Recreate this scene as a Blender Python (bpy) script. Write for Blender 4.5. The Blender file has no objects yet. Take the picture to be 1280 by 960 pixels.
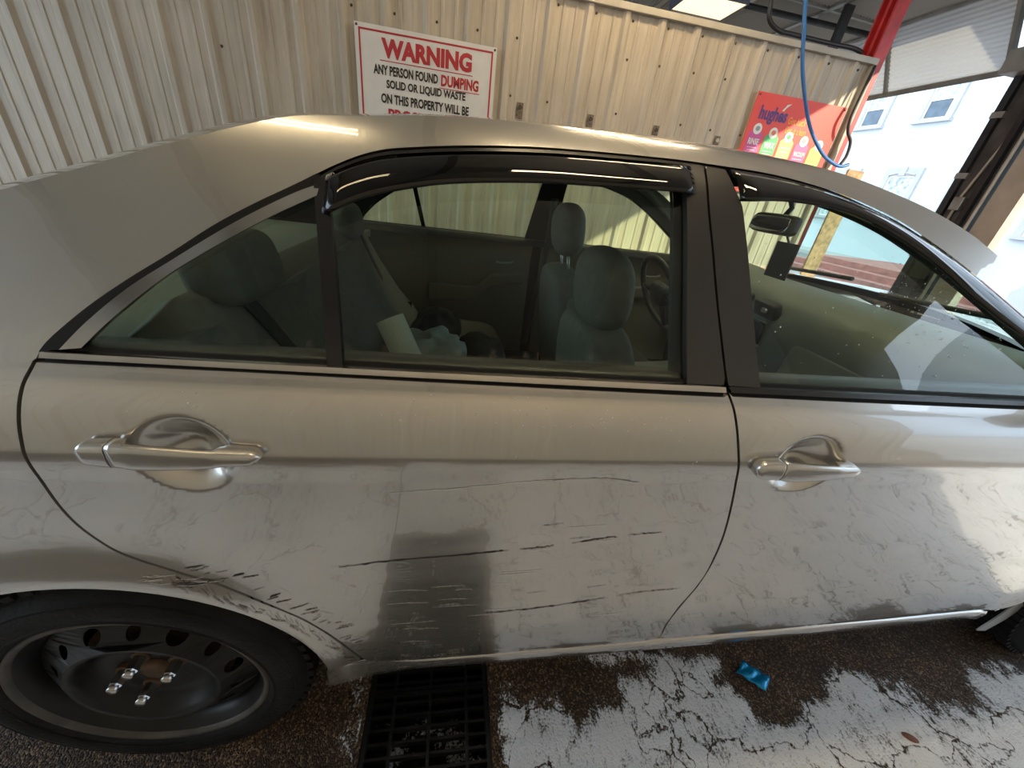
import bpy, bmesh, math, random
from mathutils import Vector, Matrix, noise as mn
random.seed(7)
scene = bpy.context.scene
COL = scene.collection

# ------------------------------------------------------------------ camera, world, sun, exposure
def camera_matrix(yaw, pitch, roll, loc):
    cy, sy, cp, sp = math.cos(yaw), math.sin(yaw), math.cos(pitch), math.sin(pitch)
    f = Vector((sy*cp, cy*cp, -sp)); r = Vector((cy, -sy, 0)); d = f.cross(r)
    r2 = math.cos(roll)*r + math.sin(roll)*d
    d2 = -math.sin(roll)*r + math.cos(roll)*d
    m = Matrix((r2, -d2, -f)).transposed().to_4x4()
    m.translation = loc
    return m
cam_data = bpy.data.cameras.new('camera')
cam_data.sensor_width = 36.0
cam_data.lens = 472.0/1280*36.0
cam_data.clip_start = 0.02
cam = bpy.data.objects.new('camera', cam_data); COL.objects.link(cam)
cam.matrix_world = camera_matrix(math.radians(10.98), math.radians(27.75), math.radians(-7.53), Vector((0, -.46, 1.34)))
scene.camera = cam

world = bpy.data.worlds.new('sky'); scene.world = world; world.use_nodes = True
bg = world.node_tree.nodes['Background']
bg.inputs['Color'].default_value = (.72, .86, 1.0, 1); bg.inputs['Strength'].default_value = 1.95
sun_d = bpy.data.lights.new('sun_offscreen', 'SUN'); sun_d.energy = 3.4; sun_d.angle = .009; sun_d.color = (1, .86, .62)
sun = bpy.data.objects.new('sun_offscreen', sun_d); COL.objects.link(sun)
sun.rotation_euler = Vector((-1, 1.4, -.70)).to_track_quat('-Z', 'Y').to_euler()
scene.view_settings.view_transform = 'Standard'
scene.view_settings.look = 'None'
scene.view_settings.exposure = 0.95
scene.view_settings.gamma = 1.0
scene.view_settings.use_curve_mapping = False
scene.cycles.max_bounces = 10
scene.cycles.transparent_max_bounces = 24
scene.cycles.sample_clamp_indirect = 6.0
scene.cycles.caustics_reflective = False
scene.cycles.caustics_refractive = False

# ------------------------------------------------------------------ materials
def newmat(name):
    m = bpy.data.materials.new(name); m.use_nodes = True
    return m, m.node_tree.nodes, m.node_tree.links
def simple(name, col, rough=.5, metal=0, coat=0, spec=.5, noise=0, nscale=20, bump=0, bscale=60, emit=None, estr=0):
    m, N, L = newmat(name); b = N['Principled BSDF']
    b.inputs['Base Color'].default_value = (*col, 1); b.inputs['Roughness'].default_value = rough
    b.inputs['Metallic'].default_value = metal; b.inputs['Coat Weight'].default_value = coat
    b.inputs['Coat Roughness'].default_value = .04; b.inputs['Specular IOR Level'].default_value = spec
    if emit: b.inputs['Emission Color'].default_value = (*emit, 1); b.inputs['Emission Strength'].default_value = estr
    tc = N.new('ShaderNodeTexCoord')
    if noise:
        n = N.new('ShaderNodeTexNoise'); n.inputs['Scale'].default_value = nscale; n.inputs['Detail'].default_value = 6
        L.new(tc.outputs['Object'], n.inputs['Vector'])
        r = N.new('ShaderNodeMapRange'); r.inputs[1].default_value = .3; r.inputs[2].default_value = .7
        r.inputs[3].default_value = 1-noise; r.inputs[4].default_value = 1+noise
        L.new(n.outputs['Fac'], r.inputs[0])
        x = N.new('ShaderNodeMix'); x.data_type = 'RGBA'; x.blend_type = 'MULTIPLY'; x.inputs[0].default_value = 1
        x.inputs[6].default_value = (*col, 1); L.new(r.outputs[0], x.inputs[7]); L.new(x.outputs[2], b.inputs['Base Color'])
    if bump:
        n2 = N.new('ShaderNodeTexNoise'); n2.inputs['Scale'].default_value = bscale; n2.inputs['Detail'].default_value = 5
        L.new(tc.outputs['Object'], n2.inputs['Vector'])
        bp = N.new('ShaderNodeBump'); bp.inputs['Strength'].default_value = bump; bp.inputs['Distance'].default_value = .01
        L.new(n2.outputs['Fac'], bp.inputs['Height']); L.new(bp.outputs[0], b.inputs['Normal'])
    return m
M = {}
def paint_mat():
    m, N, L = newmat('silver_paint'); b = N['Principled BSDF']
    tc = N.new('ShaderNodeTexCoord')
    n = N.new('ShaderNodeTexNoise'); n.inputs['Scale'].default_value = 3.0; n.inputs['Detail'].default_value = 5
    L.new(tc.outputs['Object'], n.inputs['Vector'])
    cr = N.new('ShaderNodeValToRGB'); cr.color_ramp.elements[0].color = (.50, .485, .455, 1); cr.color_ramp.elements[1].color = (.55, .535, .505, 1)
    L.new(n.outputs['Fac'], cr.inputs[0]); L.new(cr.outputs[0], b.inputs['Base Color'])
    b.inputs['Metallic'].default_value = .82; b.inputs['Roughness'].default_value = .27
    b.inputs['Coat Weight'].default_value = 1.0; b.inputs['Coat Roughness'].default_value = .02; b.inputs['Coat IOR'].default_value = 1.8
    n2 = N.new('ShaderNodeTexNoise'); n2.inputs['Scale'].default_value = 9.0; n2.inputs['Detail'].default_value = 2
    L.new(tc.outputs['Object'], n2.inputs['Vector'])
    bp = N.new('ShaderNodeBump'); bp.inputs['Strength'].default_value = .06; bp.inputs['Distance'].default_value = .01
    L.new(n2.outputs['Fac'], bp.inputs['Height']); L.new(bp.outputs[0], b.inputs['Coat Normal'])
    return m
M['paint'] = paint_mat()
def glass_mat(name, tint, refl=1.0, rough=0.0):
    m, N, L = newmat(name); N.remove(N['Principled BSDF'])
    t = N.new('ShaderNodeBsdfTransparent'); t.inputs[0].default_value = (*tint, 1)
    g = N.new('ShaderNodeBsdfGlossy'); g.inputs['Roughness'].default_value = rough; g.inputs[0].default_value = (refl, refl, refl, 1)
    f = N.new('ShaderNodeFresnel'); gm = N.new('ShaderNodeNewGeometry')
    io = N.new('ShaderNodeMapRange'); io.inputs[3].default_value = 1.52; io.inputs[4].default_value = 1/1.52
    L.new(gm.outputs['Backfacing'], io.inputs[0]); L.new(io.outputs[0], f.inputs[0])
    x = N.new('ShaderNodeMixShader'); L.new(f.outputs[0], x.inputs[0]); L.new(t.outputs[0], x.inputs[1]); L.new(g.outputs[0], x.inputs[2])
    L.new(x.outputs[0], N['Material Output'].inputs[0])
    return m
M['glass'] = glass_mat('tinted_glass', (.83, .94, .83))
M['clear'] = glass_mat('windshield_glass', (.80, .92, .90))
M['smoke'] = glass_mat('smoked_acrylic', (.035, .037, .04))
def translucent_mat(name='multiwall_sheet', t_=.75, mixf=.42):
    m, N, L = newmat(name); N.remove(N['Principled BSDF'])
    d = N.new('ShaderNodeBsdfDiffuse'); d.inputs[0].default_value = (.62, .62, .60, 1)
    t = N.new('ShaderNodeBsdfTranslucent'); t.inputs[0].default_value = (t_, t_, t_, 1)
    x = N.new('ShaderNodeMixShader'); x.inputs[0].default_value = mixf
    L.new(d.outputs[0], x.inputs[1]); L.new(t.outputs[0], x.inputs[2]); L.new(x.outputs[0], N['Material Output'].inputs[0])
    return m
M['door_sheet'] = translucent_mat('dusty_door_sheet', .55, .30)
M['black'] = simple('black_gloss_trim', (.012, .012, .014), .22)
M['satin'] = simple('satin_black_pillar', (.030, .028, .027), .30, noise=.15, nscale=6)
M['rubber_seal'] = simple('rubber_seal', (.010, .010, .010), .6, spec=.15)
M['chrome'] = simple('chrome_moulding', (.62, .61, .59), .13, 1.0)
M['tyre'] = simple('tyre_rubber', (.010, .010, .0105), .65, spec=.2, noise=.35, nscale=14, bump=.25, bscale=120)
M['steel'] = simple('black_steel_wheel', (.008, .008, .009), .34, 0, spec=.3, noise=.3, nscale=10)
M['rimlip'] = simple('worn_rim_lip', (.075, .068, .06), .5, .2, noise=.4, nscale=18)
M['lug'] = simple('lug_nut_metal', (.55, .53, .50), .25, 1.0)
M['rustcap'] = simple('rusty_hub_cap', (.10, .055, .03), .75, noise=.5, nscale=30)
M['scratch'] = simple('bare_scratch', (.022, .016, .012), .8, noise=.5, nscale=60)
M['rust'] = simple('rusty_chip', (.11, .065, .035), .85, noise=.6, nscale=80)
M['scuff'] = simple('pale_scuff', (.62, .60, .57), .6)
M['under'] = simple('underbody_black', (.010, .010, .011), .8)
M['seat'] = simple('grey_seat_cloth', (.135, .132, .115), .85, noise=.12, nscale=40, bump=.15, bscale=300)
M['trim'] = simple('beige_door_trim', (.17, .155, .115), .7, noise=.06, nscale=10)
M['dash'] = simple('dashboard_plastic', (.15, .16, .15), .55, bump=.08, bscale=400)
M['darkplastic'] = simple('dark_plastic', (.02, .021, .022), .45)
M['liner'] = simple('headliner', (.10, .095, .085), .9)
M['silverplastic'] = simple('silver_plastic', (.40, .40, .39), .35, .6)
M['paper'] = simple('paper_towel', (.88, .92, .92), .85, bump=.2, bscale=90)
M['cloth'] = simple('pale_cloth', (.42, .46, .44), .9, noise=.15, nscale=12, bump=.3, bscale=25)
M['darkbag'] = simple('dark_bag', (.022, .019, .015), .8, noise=.4, nscale=15, bump=.4, bscale=40)
M['belt'] = simple('seat_belt_webbing', (.03, .03, .03), .8)

def panel_wall_mat():
    m, N, L = newmat('cream_metal_wall'); b = N['Principled BSDF']
    tc = N.new('ShaderNodeTexCoord')
    mp = N.new('ShaderNodeMapping'); mp.inputs['Scale'].default_value = (9, 9, .55); L.new(tc.outputs['Object'], mp.inputs[0])
    n = N.new('ShaderNodeTexNoise'); n.inputs['Scale'].default_value = 2.2; n.inputs['Detail'].default_value = 9; n.inputs['Roughness'].default_value = .65
    L.new(mp.outputs[0], n.inputs['Vector'])
    cr = N.new('ShaderNodeValToRGB'); e = cr.color_ramp.elements
    e[0].position = .22; e[0].color = (.25, .205, .15, 1); e[1].position = .68; e[1].color = (.53, .47, .375, 1)
    k = e.new(.42); k.color = (.44, .375, .29, 1)
    L.new(n.outputs['Fac'], cr.inputs[0])
    n2 = N.new('ShaderNodeTexNoise'); n2.inputs['Scale'].default_value = 1.4; n2.inputs['Detail'].default_value = 8; L.new(tc.outputs['Object'], n2.inputs['Vector'])
    r2 = N.new('ShaderNodeMapRange'); r2.inputs[1].default_value = .25; r2.inputs[2].default_value = .75; r2.inputs[3].default_value = .80; r2.inputs[4].default_value = 1.08
    L.new(n2.outputs['Fac'], r2.inputs[0])
    x = N.new('ShaderNodeMix'); x.data_type = 'RGBA'; x.blend_type = 'MULTIPLY'; x.inputs[0].default_value = 1
    L.new(cr.outputs[0], x.inputs[6]); L.new(r2.outputs[0], x.inputs[7]); L.new(x.outputs[2], b.inputs['Base Color'])
    b.inputs['Roughness'].default_value = .42; b.inputs['Specular IOR Level'].default_value = .4
    return m
M['wall'] = panel_wall_mat()
M['wall_brightened'] = simple('brightened_cream_metal_wall', (.78, .70, .57), .45, noise=.08, nscale=3)  # unseen wall's cream made paler to brighten the band reflected in the doors
M['cap'] = simple('cream_trim_metal', (.43, .39, .32), .4, noise=.15, nscale=6)
M['screw'] = simple('dirty_screw', (.07, .055, .04), .6, .5)
M['clip'] = simple('rusty_clip', (.17, .13, .095), .6, .4, noise=.5, nscale=60)
M['ceil'] = simple('white_ceiling_sheet', (.62, .61, .58), .55, noise=.08, nscale=4)
M['frame'] = simple('grey_door_rail', (.30, .295, .27), .45, .4, noise=.15, nscale=8)
M['darksteel'] = simple('dark_steel', (.035, .035, .036), .5, .5, noise=.3, nscale=12)
M['dirtsteel'] = simple('dirty_steel_jamb', (.075, .07, .063), .55, .3, noise=.5, nscale=5)
M['red'] = simple('red_painted_post', (.50, .035, .035), .45, noise=.25, nscale=9)
M['bluehose'] = simple('blue_hose', (.045, .16, .42), .35)
M['blackpipe'] = simple('black_pipe', (.02, .018, .018), .45)
M['signwhite'] = simple('sign_white', (.68, .66, .62), .4, noise=.06, nscale=8)
M['signred'] = simple('sign_red', (.42, .015, .025), .5)
M['signblack'] = simple('sign_black', (.012, .012, .012), .5)
def flat(name, c, r=.45): M[name] = simple(name, c, r)
flat('poster_red', (.78, .055, .028)); flat('poster_orange', (.85, .22, .045)); flat('poster_magenta', (.60, .07, .28)); flat('poster_green', (.07, .42, .14))
flat('poster_pink', (.75, .10, .28)); flat('poster_lime', (.62, .70, .12)); flat('poster_white', (.80, .78, .72)); flat('poster_purple', (.06, .015, .17)); flat('poster_text_orange', (.95, .36, .02)); flat('poster_grey', (.30, .30, .34)); flat('poster_peach', (.92, .42, .16))
M['stucco'] = simple('pale_blue_stucco', (.60, .635, .68), .9, noise=.03, nscale=.6)
M['stone'] = simple('stone_surround', (.47, .46, .45), .85, noise=.08, nscale=3)
M['vinyl'] = simple('white_window_vinyl', (.76, .77, .78), .4)
M['pane'] = simple('far_window_pane', (.09, .13, .17), .12, noise=.3, nscale=2)
M['curtain'] = simple('lace_curtain', (.50, .56, .58), .9, noise=.5, nscale=6)
M['asphalt'] = simple('street_asphalt', (.20, .20, .20), .85, noise=.2, nscale=1.5)
M['brick'] = simple('red_brick_paving', (.40, .16, .14), .85, noise=.25, nscale=5)
M['wrapper'] = simple('blue_foil', (.01, .30, .62), .18, .35, bump=.5, bscale=40)
M['grate'] = simple('wet_cast_iron', (.03, .03, .032), .32, .6)
M['brownbit'] = simple('brown_leaf', (.18, .07, .05), .7)

def floor_mat():
    m, N, L = newmat('wet_aggregate_floor'); b = N['Principled BSDF']; tc = N.new('ShaderNodeTexCoord')
    v = N.new('ShaderNodeTexVoronoi'); v.inputs['Scale'].default_value = 230; L.new(tc.outputs['Object'], v.inputs['Vector'])
    cr = N.new('ShaderNodeValToRGB'); e = cr.color_ramp.elements
    e[0].color = (.020, .011, .006, 1); e[1].color = (.24, .16, .09, 1); k = e.new(.72); k.color = (.070, .038, .018, 1)
    hs = N.new('ShaderNodeSeparateColor'); L.new(v.outputs['Color'], hs.inputs[0]); L.new(hs.outputs[0], cr.inputs[0])
    n = N.new('ShaderNodeTexNoise'); n.inputs['Scale'].default_value = 5; n.inputs['Detail'].default_value = 6; L.new(tc.outputs['Object'], n.inputs['Vector'])
    r = N.new('ShaderNodeMapRange'); r.inputs[1].default_value = .3; r.inputs[2].default_value = .7; r.inputs[3].default_value = .55; r.inputs[4].default_value = 1.35; L.new(n.outputs['Fac'], r.inputs[0])
    x = N.new('ShaderNodeMix'); x.data_type = 'RGBA'; x.blend_type = 'MULTIPLY'; x.inputs[0].default_value = 1
    L.new(cr.outputs[0], x.inputs[6]); L.new(r.outputs[0], x.inputs[7]); L.new(x.outputs[2], b.inputs['Base Color'])
    b.inputs['Roughness'].default_value = .62; b.inputs['Specular IOR Level'].default_value = .3
    bp = N.new('ShaderNodeBump'); bp.inputs['Strength'].default_value = .55; bp.inputs['Distance'].default_value = .006; bp.invert = True
    L.new(v.outputs['Distance'], bp.inputs['Height']); L.new(bp.outputs[0], b.inputs['Normal'])
    return m
M['floor'] = floor_mat()
def foam_mat():
    m, N, L = newmat('soap_foam'); b = N['Principled BSDF']; tc = N.new('ShaderNodeTexCoord')
    def math_(op, a, c, d=None):
        n = N.new('ShaderNodeMath'); n.operation = op
        for k, v in enumerate((a, c, d)):
            if v is None: continue
            if isinstance(v, (int, float)): n.inputs[k].default_value = v
            else: L.new(v, n.inputs[k])
        return n.outputs[0]
    at = N.new('ShaderNodeAttribute'); at.attribute_name = 'cover'
    mp = N.new('ShaderNodeMapping'); mp.inputs['Rotation'].default_value = (0, 0, .5); mp.inputs['Scale'].default_value = (60, 20, 30); L.new(tc.outputs['Object'], mp.inputs[0])
    n = N.new('ShaderNodeTexNoise'); n.inputs['Scale'].default_value = 1.0; n.inputs['Detail'].default_value = 9; n.inputs['Roughness'].default_value = .72; L.new(mp.outputs[0], n.inputs['Vector'])
    n3 = N.new('ShaderNodeTexNoise'); n3.inputs['Scale'].default_value = 170; n3.inputs['Detail'].default_value = 3; L.new(tc.outputs['Object'], n3.inputs['Vector'])
    n4 = N.new('ShaderNodeTexNoise'); n4.inputs['Scale'].default_value = 6; n4.inputs['Detail'].default_value = 6; L.new(tc.outputs['Object'], n4.inputs['Vector'])
    wv = N.new('ShaderNodeVectorMath'); wv.operation = 'MULTIPLY_ADD'; L.new(n4.outputs['Color'], wv.inputs[0]); wv.inputs[1].default_value = (.35, .35, .35); L.new(tc.outputs['Object'], wv.inputs[2])
    vo = N.new('ShaderNodeTexVoronoi'); vo.feature = 'DISTANCE_TO_EDGE'; vo.inputs['Scale'].default_value = 3.6; L.new(wv.outputs[0], vo.inputs['Vector'])
    ck = N.new('ShaderNodeMapRange'); ck.inputs[1].default_value = .0; ck.inputs[2].default_value = .022; ck.inputs[3].default_value = -.55; ck.inputs[4].default_value = 0; L.new(vo.outputs['Distance'], ck.inputs[0])
    v = math_('MULTIPLY_ADD', math_('SUBTRACT', n.outputs['Fac'], .5), 1.9, at.outputs['Fac'])
    v = math_('MULTIPLY_ADD', math_('SUBTRACT', n3.outputs['Fac'], .5), 1.3, v)
    v = math_('MULTIPLY_ADD', math_('SUBTRACT', n4.outputs['Fac'], .5), 1.1, v)
    v = math_('ADD', v, ck.outputs[0])
    r = N.new('ShaderNodeMapRange'); r.inputs[1].default_value = .30; r.inputs[2].default_value = .95; r.interpolation_type = 'SMOOTHSTEP'; L.new(v, r.inputs[0])
    b.inputs['Base Color'].default_value = (.86, .87, .89, 1); b.inputs['Roughness'].default_value = .5
    t = N.new('ShaderNodeBsdfTransparent'); x = N.new('ShaderNodeMixShader')
    L.new(r.outputs[0], x.inputs[0]); L.new(t.outputs[0], x.inputs[1]); L.new(b.outputs[0], x.inputs[2]); L.new(x.outputs[0], N['Material Output'].inputs[0])
    bp = N.new('ShaderNodeBump'); bp.inputs['Strength'].default_value = .6; bp.inputs['Distance'].default_value = .008
    L.new(v, bp.inputs['Height']); L.new(bp.outputs[0], b.inputs['Normal'])
    return m
M['foam'] = foam_mat()
M['tube'] = simple('fluorescent_tube', (1, 1, 1), .5, emit=(1, .78, .48), estr=38)
M['lens'] = simple('lit_ribbed_lens', (1, 1, 1), .5, emit=(1, .74, .46), estr=.75)
M['drop'] = simple('water_drop', (.75, .80, .82), .05, spec=1.0)

# ------------------------------------------------------------------ mesh helpers
def link(name, me, mat=None, parent=None):
    o = bpy.data.objects.new(name, me); COL.objects.link(o)
    if mat is not None and me is not None:
        if isinstance(mat, str): mat = M[mat]
        if len(me.materials) == 0: me.materials.append(mat)
    if parent is not None: o.parent = parent
    return o
def tag(o, label=None, cat=None, group=None, kind=None):
    if label: o['label'] = label
    if cat: o['category'] = cat
    if group: o['group'] = group
    if kind: o['kind'] = kind
    return o
def empty(name, loc=(0, 0, 0)):
    o = bpy.data.objects.new(name, None); COL.objects.link(o); o.location = loc; o.empty_display_size = .1
    return o
class MB:
    def __init__(s): s.v = []; s.f = []; s.sm = []
    def add(s, vs, fs, smooth=False):
        k = len(s.v); s.v += [tuple(v) for v in vs]; s.f += [tuple(i+k for i in f) for f in fs]; s.sm += [smooth]*len(fs); return s
    def box(s, x0, x1, y0, y1, z0, z1, mat=None, bevel=0):
        vs = [(x, y, z) for x in (x0, x1) for y in (y0, y1) for z in (z0, z1)]
        if mat is not None: vs = [mat @ Vector(v) for v in vs]
        return s.add(vs, [(0, 1, 3, 2), (4, 6, 7, 5), (0, 4, 5, 1), (2, 3, 7, 6), (0, 2, 6, 4), (1, 5, 7, 3)])
    def bar(s, a, b, w, h=None, up=(0, 0, 1)):
        a, b = Vector(a), Vector(b); d = (b-a).normalized(); up = Vector(up)
        if abs(d.dot(up)) > .95: up = Vector((0, 1, 0))
        r = d.cross(up).normalized(); u = r.cross(d); h = h or w
        vs = [p + r*(w/2)*i + u*(h/2)*j for p in (a, b) for i in (-1, 1) for j in (-1, 1)]
        return s.add(vs, [(0, 1, 3, 2), (4, 6, 7, 5), (0, 4, 5, 1), (2, 3, 7, 6), (0, 2, 6, 4), (1, 5, 7, 3)])
    def tube(s, pts, r, n=10, cap=True):
        pts = [Vector(p) for p in pts]; rings = []
        rr = r if isinstance(r, (list, tuple)) else [r]*len(pts)
        ref = None; vs = []
        for i, p in enumerate(pts):
            d = (pts[min(i+1, len(pts)-1)]-pts[max(i-1, 0)]).normalized()
            if ref is None: ref = d.orthogonal().normalized()
            ref = (ref - d*ref.dot(d)).normalized(); b = d.cross(ref)
            vs += [p + (ref*math.cos(2*math.pi*k/n) + b*math.sin(2*math.pi*k/n))*rr[i] for k in range(n)]
        fs = [(i*n+k, i*n+(k+1) % n, (i+1)*n+(k+1) % n, (i+1)*n+k) for i in range(len(pts)-1) for k in range(n)]
        s.add(vs, fs, True)
        if cap: s.add(vs[:n], [tuple(range(n))[::-1]]); s.add(vs[-n:], [tuple(range(n))])
        return s
    def lathe_y(s, prof, c, n=64, a0=0, a1=2*math.pi, smooth=True):
        vs = []; full = abs(a1-a0-2*math.pi) < 1e-6; cols = n if full else n+1
        for r, y in prof:
            for k in range(cols):
                a = a0+(a1-a0)*k/n; vs.append((c[0]+r*math.cos(a), c[1]+y, c[2]+r*math.sin(a)))
        fs = []
        for i in range(len(prof)-1):
            for k in range(n):
                k2 = (k+1) % cols
                fs.append((i*cols+k, i*cols+k2, (i+1)*cols+k2, (i+1)*cols+k))
        return s.add(vs, fs, smooth)
    def superell(s, c, sx, sy, sz, e1=.5, e2=.5, nu=28, nv=18, mat=None, fn=None):
        def sg(a, e): return math.copysign(abs(a)**e, a)
        vs = []
        for i in range(nv+1):
            th = -math.pi/2+math.pi*i/nv
            for k in range(nu):
                ph = 2*math.pi*k/nu
                p = Vector((sx*sg(math.cos(th), e1)*sg(math.cos(ph), e2), sy*sg(math.cos(th), e1)*sg(math.sin(ph), e2), sz*sg(math.sin(th), e1)))
                if fn: p = fn(p)
                if mat is not None: p = mat @ p
                vs.append(p+Vector(c))
        fs = [(i*nu+k, i*nu+(k+1) % nu, (i+1)*nu+(k+1) % nu, (i+1)*nu+k) for i in range(nv) for k in range(nu)]
        return s.add(vs, fs, True)
    def prism_y(s, prof, y0, y1, smooth=False):
        n = len(prof); vs = [(x, y0, z) for x, z in prof]+[(x, y1, z) for x, z in prof]
        s.add(vs, [(i, (i+1) % n, n+(i+1) % n, n+i) for i in range(n)], smooth)
        return s.add(vs, [tuple(range(n)), tuple(range(2*n-1, n-1, -1))])
    def mesh(s, name):
        me = bpy.data.meshes.new(name); me.from_pydata(s.v, [], s.f); me.update()
        me.polygons.foreach_set('use_smooth', s.sm)
        bm = bmesh.new(); bm.from_mesh(me); bmesh.ops.remove_doubles(bm, verts=bm.verts, dist=1e-6); bmesh.ops.recalc_face_normals(bm, faces=bm.faces); bm.to_mesh(me); bm.free()
        return me
    def build(s, name, mat, parent=None): return link(name, s.mesh(name), mat, parent)
def bevelled(o, w=.004, seg=2):
    b = o.modifiers.new('bevel', 'BEVEL'); b.width = w; b.segments = seg; b.limit_method = 'ANGLE'; b.angle_limit = .6
    return o
def cr(pts, k=5):
    out = []; n = len(pts)
    for i in range(n-1):
        p0 = pts[max(i-1, 0)]; p1 = pts[i]; p2 = pts[i+1]; p3 = pts[min(i+2, n-1)]
        for j in range(k):
            t = j/k
            out.append(tuple(.5*((2*b)+(c-a)*t+(2*a-5*b+4*c-d)*t*t+(-a+3*b-3*c+d)*t**3) for a, b, c, d in zip(p0, p1, p2, p3)))
    out.append(tuple(pts[-1])); return out
def offs(pl, d):
    out = []
    for i in range(len(pl)):
        a = pl[max(i-1, 0)]; b = pl[min(i+1, len(pl)-1)]
        tx, tz = b[0]-a[0], b[1]-a[1]; l = math.hypot(tx, tz) or 1
        out.append((pl[i][0]-tz/l*d, pl[i][1]+tx/l*d))
    return out
def lerp_curve(pts):
    def f(x):
        if x <= pts[0][0]: return pts[0][1]
        for (a, b), (c, d) in zip(pts, pts[1:]):
            if x <= c: return b+(d-b)*(x-a)/(c-a)
        return pts[-1][1]
    return f
def text_mesh(body, size, bold=0, xs=1.0, align='CENTER', ext=.0008):
    cu = bpy.data.curves.new('text', 'FONT'); cu.body = body; cu.size = size; cu.align_x = align; cu.offset = bold; cu.extrude = ext; cu.resolution_u = 3
    o = bpy.data.objects.new('text', cu); COL.objects.link(o)
    dg = bpy.context.evaluated_depsgraph_get(); me = bpy.data.meshes.new_from_object(o.evaluated_get(dg))
    bpy.data.objects.remove(o)
    return me
def put_text(name, body, x, z, y, width, height, mat, parent, bold=.02, label=None):
    """lettering on a plane facing -y, fitted to width x height, lower left at x, z"""
    me = text_mesh(body, 1.0, bold)
    xs = [v.co.x for v in me.vertices]; ys = [v.co.y for v in me.vertices]
    x0, x1, y0, y1 = min(xs), max(xs), min(ys), max(ys)
    for v in me.vertices:
        v.co = (x+(v.co.x-x0)/(x1-x0)*width, y+v.co.z, z+(v.co.y-y0)/(y1-y0)*height)
    me.materials.clear()
    o = link(name, me, mat, parent)
    if label: o['label'] = label
    return o

# ================================================================== THE WASH BAY
WALL_Y = 3.42; NEAR_Y = -1.75; FRONT_X = 5.0; REAR_X = -5.6; WALL_END = 3.60; WALL_TOP = 2.635; CEIL = 3.75

# ---- floor with a slit for the drain
GX0, GX1 = -.185, .157
b = MB()
for x0, x1 in ((-12, GX0), (GX1, 5.3)):
    b.add([(x0, -7, 0), (x1, -7, 0), (x1, 9, 0), (x0, 9, 0)], [(0, 1, 2, 3)])
b.add([(GX0, 3.38, 0), (GX1, 3.38, 0), (GX1, 9, 0), (GX0, 9, 0)], [(0, 1, 2, 3)])
b.add([(GX0, -7, 0), (GX1, -7, 0), (GX1, -.495, 0), (GX0, -.495, 0)], [(0, 1, 2, 3)])
floor = tag(b.build('floor', 'floor'), 'wet brown aggregate concrete floor of the wash bay', kind='structure')
b = MB()
b.add([(GX0, -.495, 0), (GX0, 3.38, 0), (GX0, 3.38, -.35), (GX0, -.495, -.35), (GX1, -.495, 0), (GX1, 3.38, 0), (GX1, 3.38, -.35), (GX1, -.495, -.35)],
      [(0, 1, 2, 3), (4, 7, 6, 5), (3, 2, 6, 7), (0, 3, 7, 4), (1, 5, 6, 2)])
b.build('drain_channel', 'under', floor)

# ---- ribbed metal walls: each sheet a part of the wall
RIB = .3085; R0 = .979
def rib_profile(x0, x1, depth=.026):
    pts = []; k = math.floor((x0-R0)/RIB)-1
    while R0+k*RIB < x1+RIB:
        c = R0+k*RIB
        pts += [(c-.040, 0), (c-.017, depth), (c+.017, depth), (c+.040, 0)]
        for mx in (.103, .206):
            pts += [(c+mx-.016, 0), (c+mx-.008, .006), (c+mx+.008, .006), (c+mx+.016, 0)]
        k += 1
    def at(x):
        for a, b2 in zip(pts, pts[1:]):
            if a[0] <= x <= b2[0]: return a[1]+(b2[1]-a[1])*(x-a[0])/max(b2[0]-a[0], 1e-9)
        return 0
    return [(x0, at(x0))]+[p for p in pts if x0 < p[0] < x1]+[(x1, at(x1))]
def ribbed_sheet(name, x0, x1, z0, z1, y, sgn, parent, mat='wall'):
    pr = rib_profile(x0, x1); n = len(pr); b = MB()
    vs = [(px, y-sgn*d, z) for z in (z0, z1) for px, d in pr]
    b.add(vs, [(i, i+1, n+i+1, n+i) for i in range(n-1)])
    o = b.build(name, mat, parent); return o
def ribbed_wall(name, label, y, sgn, x0, x1, zt, mat='wall'):
    core = MB(); core.box(x0, x1, min(y, y+sgn*.05)+ (0.002 if sgn > 0 else 0), max(y, y+sgn*.05)-(0 if sgn > 0 else .002), 0, zt)
    w = tag(core.build(name, 'cap'), label, kind='structure')
    edges = [x0]; c = R0-.154
    while c > x0: c -= RIB*3
    while c < x1:
        if c > x0+.05: edges.append(c)
        c += RIB*3
    edges.append(x1)
    for a, e in zip(edges, edges[1:]): ribbed_sheet('wall_sheet', a, e, 0, zt, y-sgn*.001, sgn, w, mat)
    return w
wall_back = ribbed_wall('wall_back', 'cream ribbed metal wall streaked with grime behind the car', WALL_Y, 1, REAR_X, WALL_END, WALL_TOP)
wall_near = ribbed_wall('wall_front', 'cream ribbed metal wall on the near side of the bay', NEAR_Y, -1, REAR_X, WALL_END, 3.2, 'wall_brightened')
b = MB(); b.box(WALL_END, FRONT_X, NEAR_Y-.05, NEAR_Y, 2.3, CEIL-.001); tag(b.build('reflection_blocker', 'cap'), 'added cream panel out of view on the near side, blocking reflected sky', kind='structure')  # added unseen panel: cuts sky reflected in the front window, light passes beneath
b = MB(); b.box(REAR_X, WALL_END+.035, WALL_Y-.045, WALL_Y+.10, WALL_TOP, WALL_TOP+.045)
cap = b.build('top_cap', 'cap', wall_back); bevelled(cap, .004)
b = MB(); b.box(WALL_END, WALL_END+.035, WALL_Y-.045, WALL_Y+.10, 0, WALL_TOP-.001)
bevelled(b.build('end_cap', 'cap', wall_back), .004)
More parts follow.
